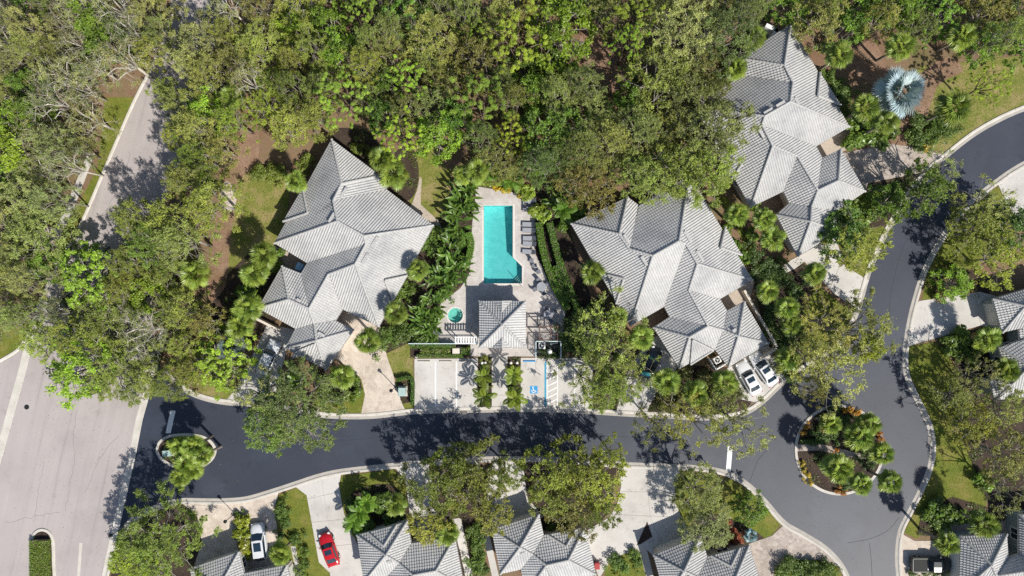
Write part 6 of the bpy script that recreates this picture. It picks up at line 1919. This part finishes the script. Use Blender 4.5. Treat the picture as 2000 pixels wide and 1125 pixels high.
for fname, poly in FORESTS.items():
    xs = [p[0] for p in poly]; ys = [p[1] for p in poly]
    tries = 0
    while tries < 2600:
        tries += 1
        x = min(xs) + rng.random() * (max(xs) - min(xs)); y = min(ys) + rng.random() * (max(ys) - min(ys))
        if not in_poly(x, y, poly): continue
        r = 28 + 32 * rng.random() ** 1.7
        if any(in_poly(x + r * .7 * math.cos(q), y + r * .7 * math.sin(q), c) for c in CLEAR for q in range(7)) or any(in_poly(x, y, c) for c in CLEAR): continue
        if any(math.hypot(x - a, y - b) < 0.66 * (r + c) for a, b, c in taken): continue
        u = rng.random()
        if fname == 'left':
            kd, c, ph = ('bare', OAKG, 'pale-branched grey oak') if (u < 0.42 and y < 330) else (('oak', OAKG, 'grey-green oak') if u < 0.55 else (('oak', OAK, 'olive oak') if u < 0.84 else ('broad', (0.10, 0.145, 0.03), 'green broad-leaved tree')))
        elif fname == 'mid':
            kd, c, ph = ('oak', OLIVE, 'olive oak') if u < 0.5 else (('oak', (0.15, 0.175, 0.04), 'leafy bright oak') if u < 0.72 else (('bare', OAKG, 'pale-branched grey oak') if u < 0.78 else (('broad', (0.13, 0.18, 0.03), 'bright green broad-leaved tree') if u < 0.92 else ('mahogany', DRY, 'brownish tree'))))
        elif fname == 'top':
            kd, c, ph = ('oak', OAK, 'olive oak') if u < 0.36 else (('oak', (0.09, 0.11, 0.05), 'dark olive oak') if u < 0.55 else (('broad', (0.075, 0.12, 0.028), 'green broad-leaved tree') if u < 0.80 else (('mahogany', (0.13, 0.12, 0.055), 'brownish tree') if u < 0.93 else ('pine', (0.14, 0.19, 0.03), 'bright yellow-green pine'))))
        else:
            kd, c, ph = ('oak', OLIVE, 'olive oak') if u < 0.4 else (('mahogany', (0.14, 0.13, 0.055), 'brownish tree') if u < 0.7 else ('broad', (0.10, 0.15, 0.03), 'green broad-leaved tree'))
        hh = {'oak': 8.5, 'bare': 9, 'broad': 7, 'mahogany': 7.5, 'pine': 10}[kd] * (0.68 + 0.62 * rng.random())
        plant(kd, x, y, r, c, ph, h=hh, group='woodland trees')
        taken.append((x, y, r))
        tries = 0 if tries < 2600 else tries

# undergrowth under and between the trees: one uncountable mass
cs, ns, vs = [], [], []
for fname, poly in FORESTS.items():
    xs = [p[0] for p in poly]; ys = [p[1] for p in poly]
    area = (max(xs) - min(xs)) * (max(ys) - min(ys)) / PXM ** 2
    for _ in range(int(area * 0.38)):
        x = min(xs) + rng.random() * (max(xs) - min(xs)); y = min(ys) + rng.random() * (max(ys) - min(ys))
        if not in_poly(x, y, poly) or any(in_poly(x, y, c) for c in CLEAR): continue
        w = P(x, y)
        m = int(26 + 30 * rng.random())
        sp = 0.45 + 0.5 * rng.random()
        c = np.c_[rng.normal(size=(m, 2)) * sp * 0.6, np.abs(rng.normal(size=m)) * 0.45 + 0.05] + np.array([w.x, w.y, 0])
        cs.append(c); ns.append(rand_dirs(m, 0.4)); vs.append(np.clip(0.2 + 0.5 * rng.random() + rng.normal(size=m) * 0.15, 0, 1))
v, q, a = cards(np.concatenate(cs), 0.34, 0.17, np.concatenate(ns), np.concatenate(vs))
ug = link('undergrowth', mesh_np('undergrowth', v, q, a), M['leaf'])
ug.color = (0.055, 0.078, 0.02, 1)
tag(ug, 'mixed green undergrowth on the woodland floor', 'undergrowth', None, 'stuff')
# rough grass on the lawns and leaf litter on the beds: two uncountable masses
def ground_mass(name, prefix, per_m2, ll, lw, zmax, color, label, cat, mat='leaf', patch=None):
    cs, vs = [], []
    for o in [q for q in scene.objects if q.type == 'MESH' and q.name.split('.')[0] in prefix]:
        me = o.data
        me.calc_loop_triangles()
        co = np.array([v.co for v in me.vertices])
        for t in me.loop_triangles:
            a, b, c = co[list(t.vertices)]
            ar = 0.5 * abs((b[0] - a[0]) * (c[1] - a[1]) - (c[0] - a[0]) * (b[1] - a[1]))
            m = int(rng.poisson(ar * per_m2))
            if not m: continue
            u, w = rng.random((2, m))
            fl = u + w > 1
            u[fl], w[fl] = 1 - u[fl], 1 - w[fl]
            p = a + u[:, None] * (b - a) + w[:, None] * (c - a)
            k = 0.5 + 0.25 * np.sin(p[:, 0] * 1.3 + 2 * np.sin(p[:, 1] * .7)) + 0.25 * np.sin(p[:, 1] * 1.9 + 1.5 * np.sin(p[:, 0] * .9))
            keep = rng.random(m) < (0.25 + 0.75 * k if patch is None else np.clip((k - patch) * 3, 0, 1))
            p, k = p[keep], k[keep]
            p[:, 2] += zmax * rng.random(len(p)) + 0.006
            cs.append(p); vs.append(np.clip(k * .7 + rng.normal(size=len(p)) * .2, 0, 1))
    cs, vs = np.concatenate(cs), np.concatenate(vs)
    v, q, a = cards(cs, ll, lw, rand_dirs(len(cs), 0.9), vs)
    o = link(name, mesh_np(name, v, q, a), M[mat])
    o.color = color
    tag(o, label, cat, None, 'stuff')
ground_mass('grass', ('lawn',), 55, 0.16, 0.035, 0.05, (0.17, 0.185, 0.026, 1), 'short mottled grass on the lawns', 'grass')
ground_mass('leaf_litter', ('mulch_bed', 'pine_straw'), 14, 0.14, 0.07, 0.02, (0.17, 0.11, 0.06, 1), 'dry fallen leaves on the planting beds', 'leaf litter')
ground_mass('fallen_leaves', ('street', 'driveway', 'road', 'gutter', 'kerb', 'parking_lot', 'walkway'), 0.9, 0.13, 0.07, 0.01, (0.16, 0.11, 0.05, 1), 'dry leaves scattered on streets and drives', 'fallen leaves')
ground_mass('ground_cover', ('mulch_bed',), 30, 0.22, 0.12, 0.25, (0.075, 0.11, 0.022, 1), 'low green ground cover in the planting beds', 'ground cover', 'leaf', 0.52)
# ------------------------------------------------------------------ labels for the plants
LM = [('the pool', 973, 478), ('the hot tub', 889, 616), ('the pool house', 981, 634), ('the left parking bays', 870, 750), ('the disabled parking bay', 1040, 750), ('the curved tan paver drive', 740, 750), ('the white car by the left house', 528, 690), ('the left house', 680, 500),
      ('the top corner of the left house', 648, 272), ('the house with two white cars', 1330, 530), ('the two white cars', 1475, 730), ('the black car', 1268, 709), ('the upper right house', 1540, 260), ('the top corner of the upper right house', 1544, 47), ('the silvery blue palm', 1757, 180),
      ('the turning circle', 1639, 878), ('the right stop line', 1425, 898), ('the left stop line', 332, 825), ('the egg-shaped island', 364, 880), ('the boulevard median', 83, 1090), ('the manhole cover', 52, 795), ('the red car', 645, 1070), ('the white car at lower left', 510, 1054),
      ('the roof right of the red car', 800, 1085), ('the bottom middle roof', 1060, 1075), ('the wide concrete drive', 1265, 970), ('the bottom right-hand roof', 1380, 1100), ('the grey paver drive at the lower edge', 1550, 1070), ('the black pickup', 1811, 1098), ('the lower right corner house', 1930, 1090),
      ('the right edge house', 1970, 700), ('the short right-hand drive', 1860, 620), ('the upper street', 1880, 330), ('the drive at the right edge', 1985, 390), ('the grey paver drive at upper right', 1740, 310), ('the concrete drive of the upper right house', 1640, 540), ('the boulevard gap in the trees', 240, 290), ('the upper boulevard gap', 335, 110),
      ('the top left corner', 0, 0), ('the left edge middle', 0, 400), ('the top right corner', 2000, 0), ('the bare straw patch', 1170, 110), ('the sandy path left of the left house', 440, 400), ('the lawn right of the left house', 840, 360), ('the top edge centre', 1000, 0), ('the top edge left of centre', 560, 0), ('the woodland left of the left house', 330, 600), ('the bottom left corner', 200, 1125)]
ORD = ['nearest', 'second nearest', 'third nearest', 'fourth nearest', 'fifth nearest', 'sixth nearest', 'seventh nearest', 'eighth nearest', 'ninth nearest', 'tenth nearest'] + ['%dth nearest' % i for i in range(11, 60)]
byk = {}
for root, ph, x, y, cat, group in PLANTS:
    nm, lx, ly = min(LM, key=lambda l: math.hypot(l[1] - x, l[2] - y))
    dx, dy = x - lx, y - ly
    d = ('right of' if dx > 0 else 'left of') if abs(dx) > abs(dy) else ('below' if dy > 0 else 'above')
    byk.setdefault((ph, nm, d), []).append((math.hypot(dx, dy), root, cat, group))
for (ph, nm, d), lst in byk.items():
    lst.sort(key=lambda e: e[0])
    for i, (_, root, cat, group) in enumerate(lst):
        if len(lst) == 1:
            lb = '%s %s %s' % (ph, d, nm)
        else:
            lb = '%s %s %s %s' % (ORD[i], ph, d, nm)
        tag(root, lb, cat, group or (cat + 's'))
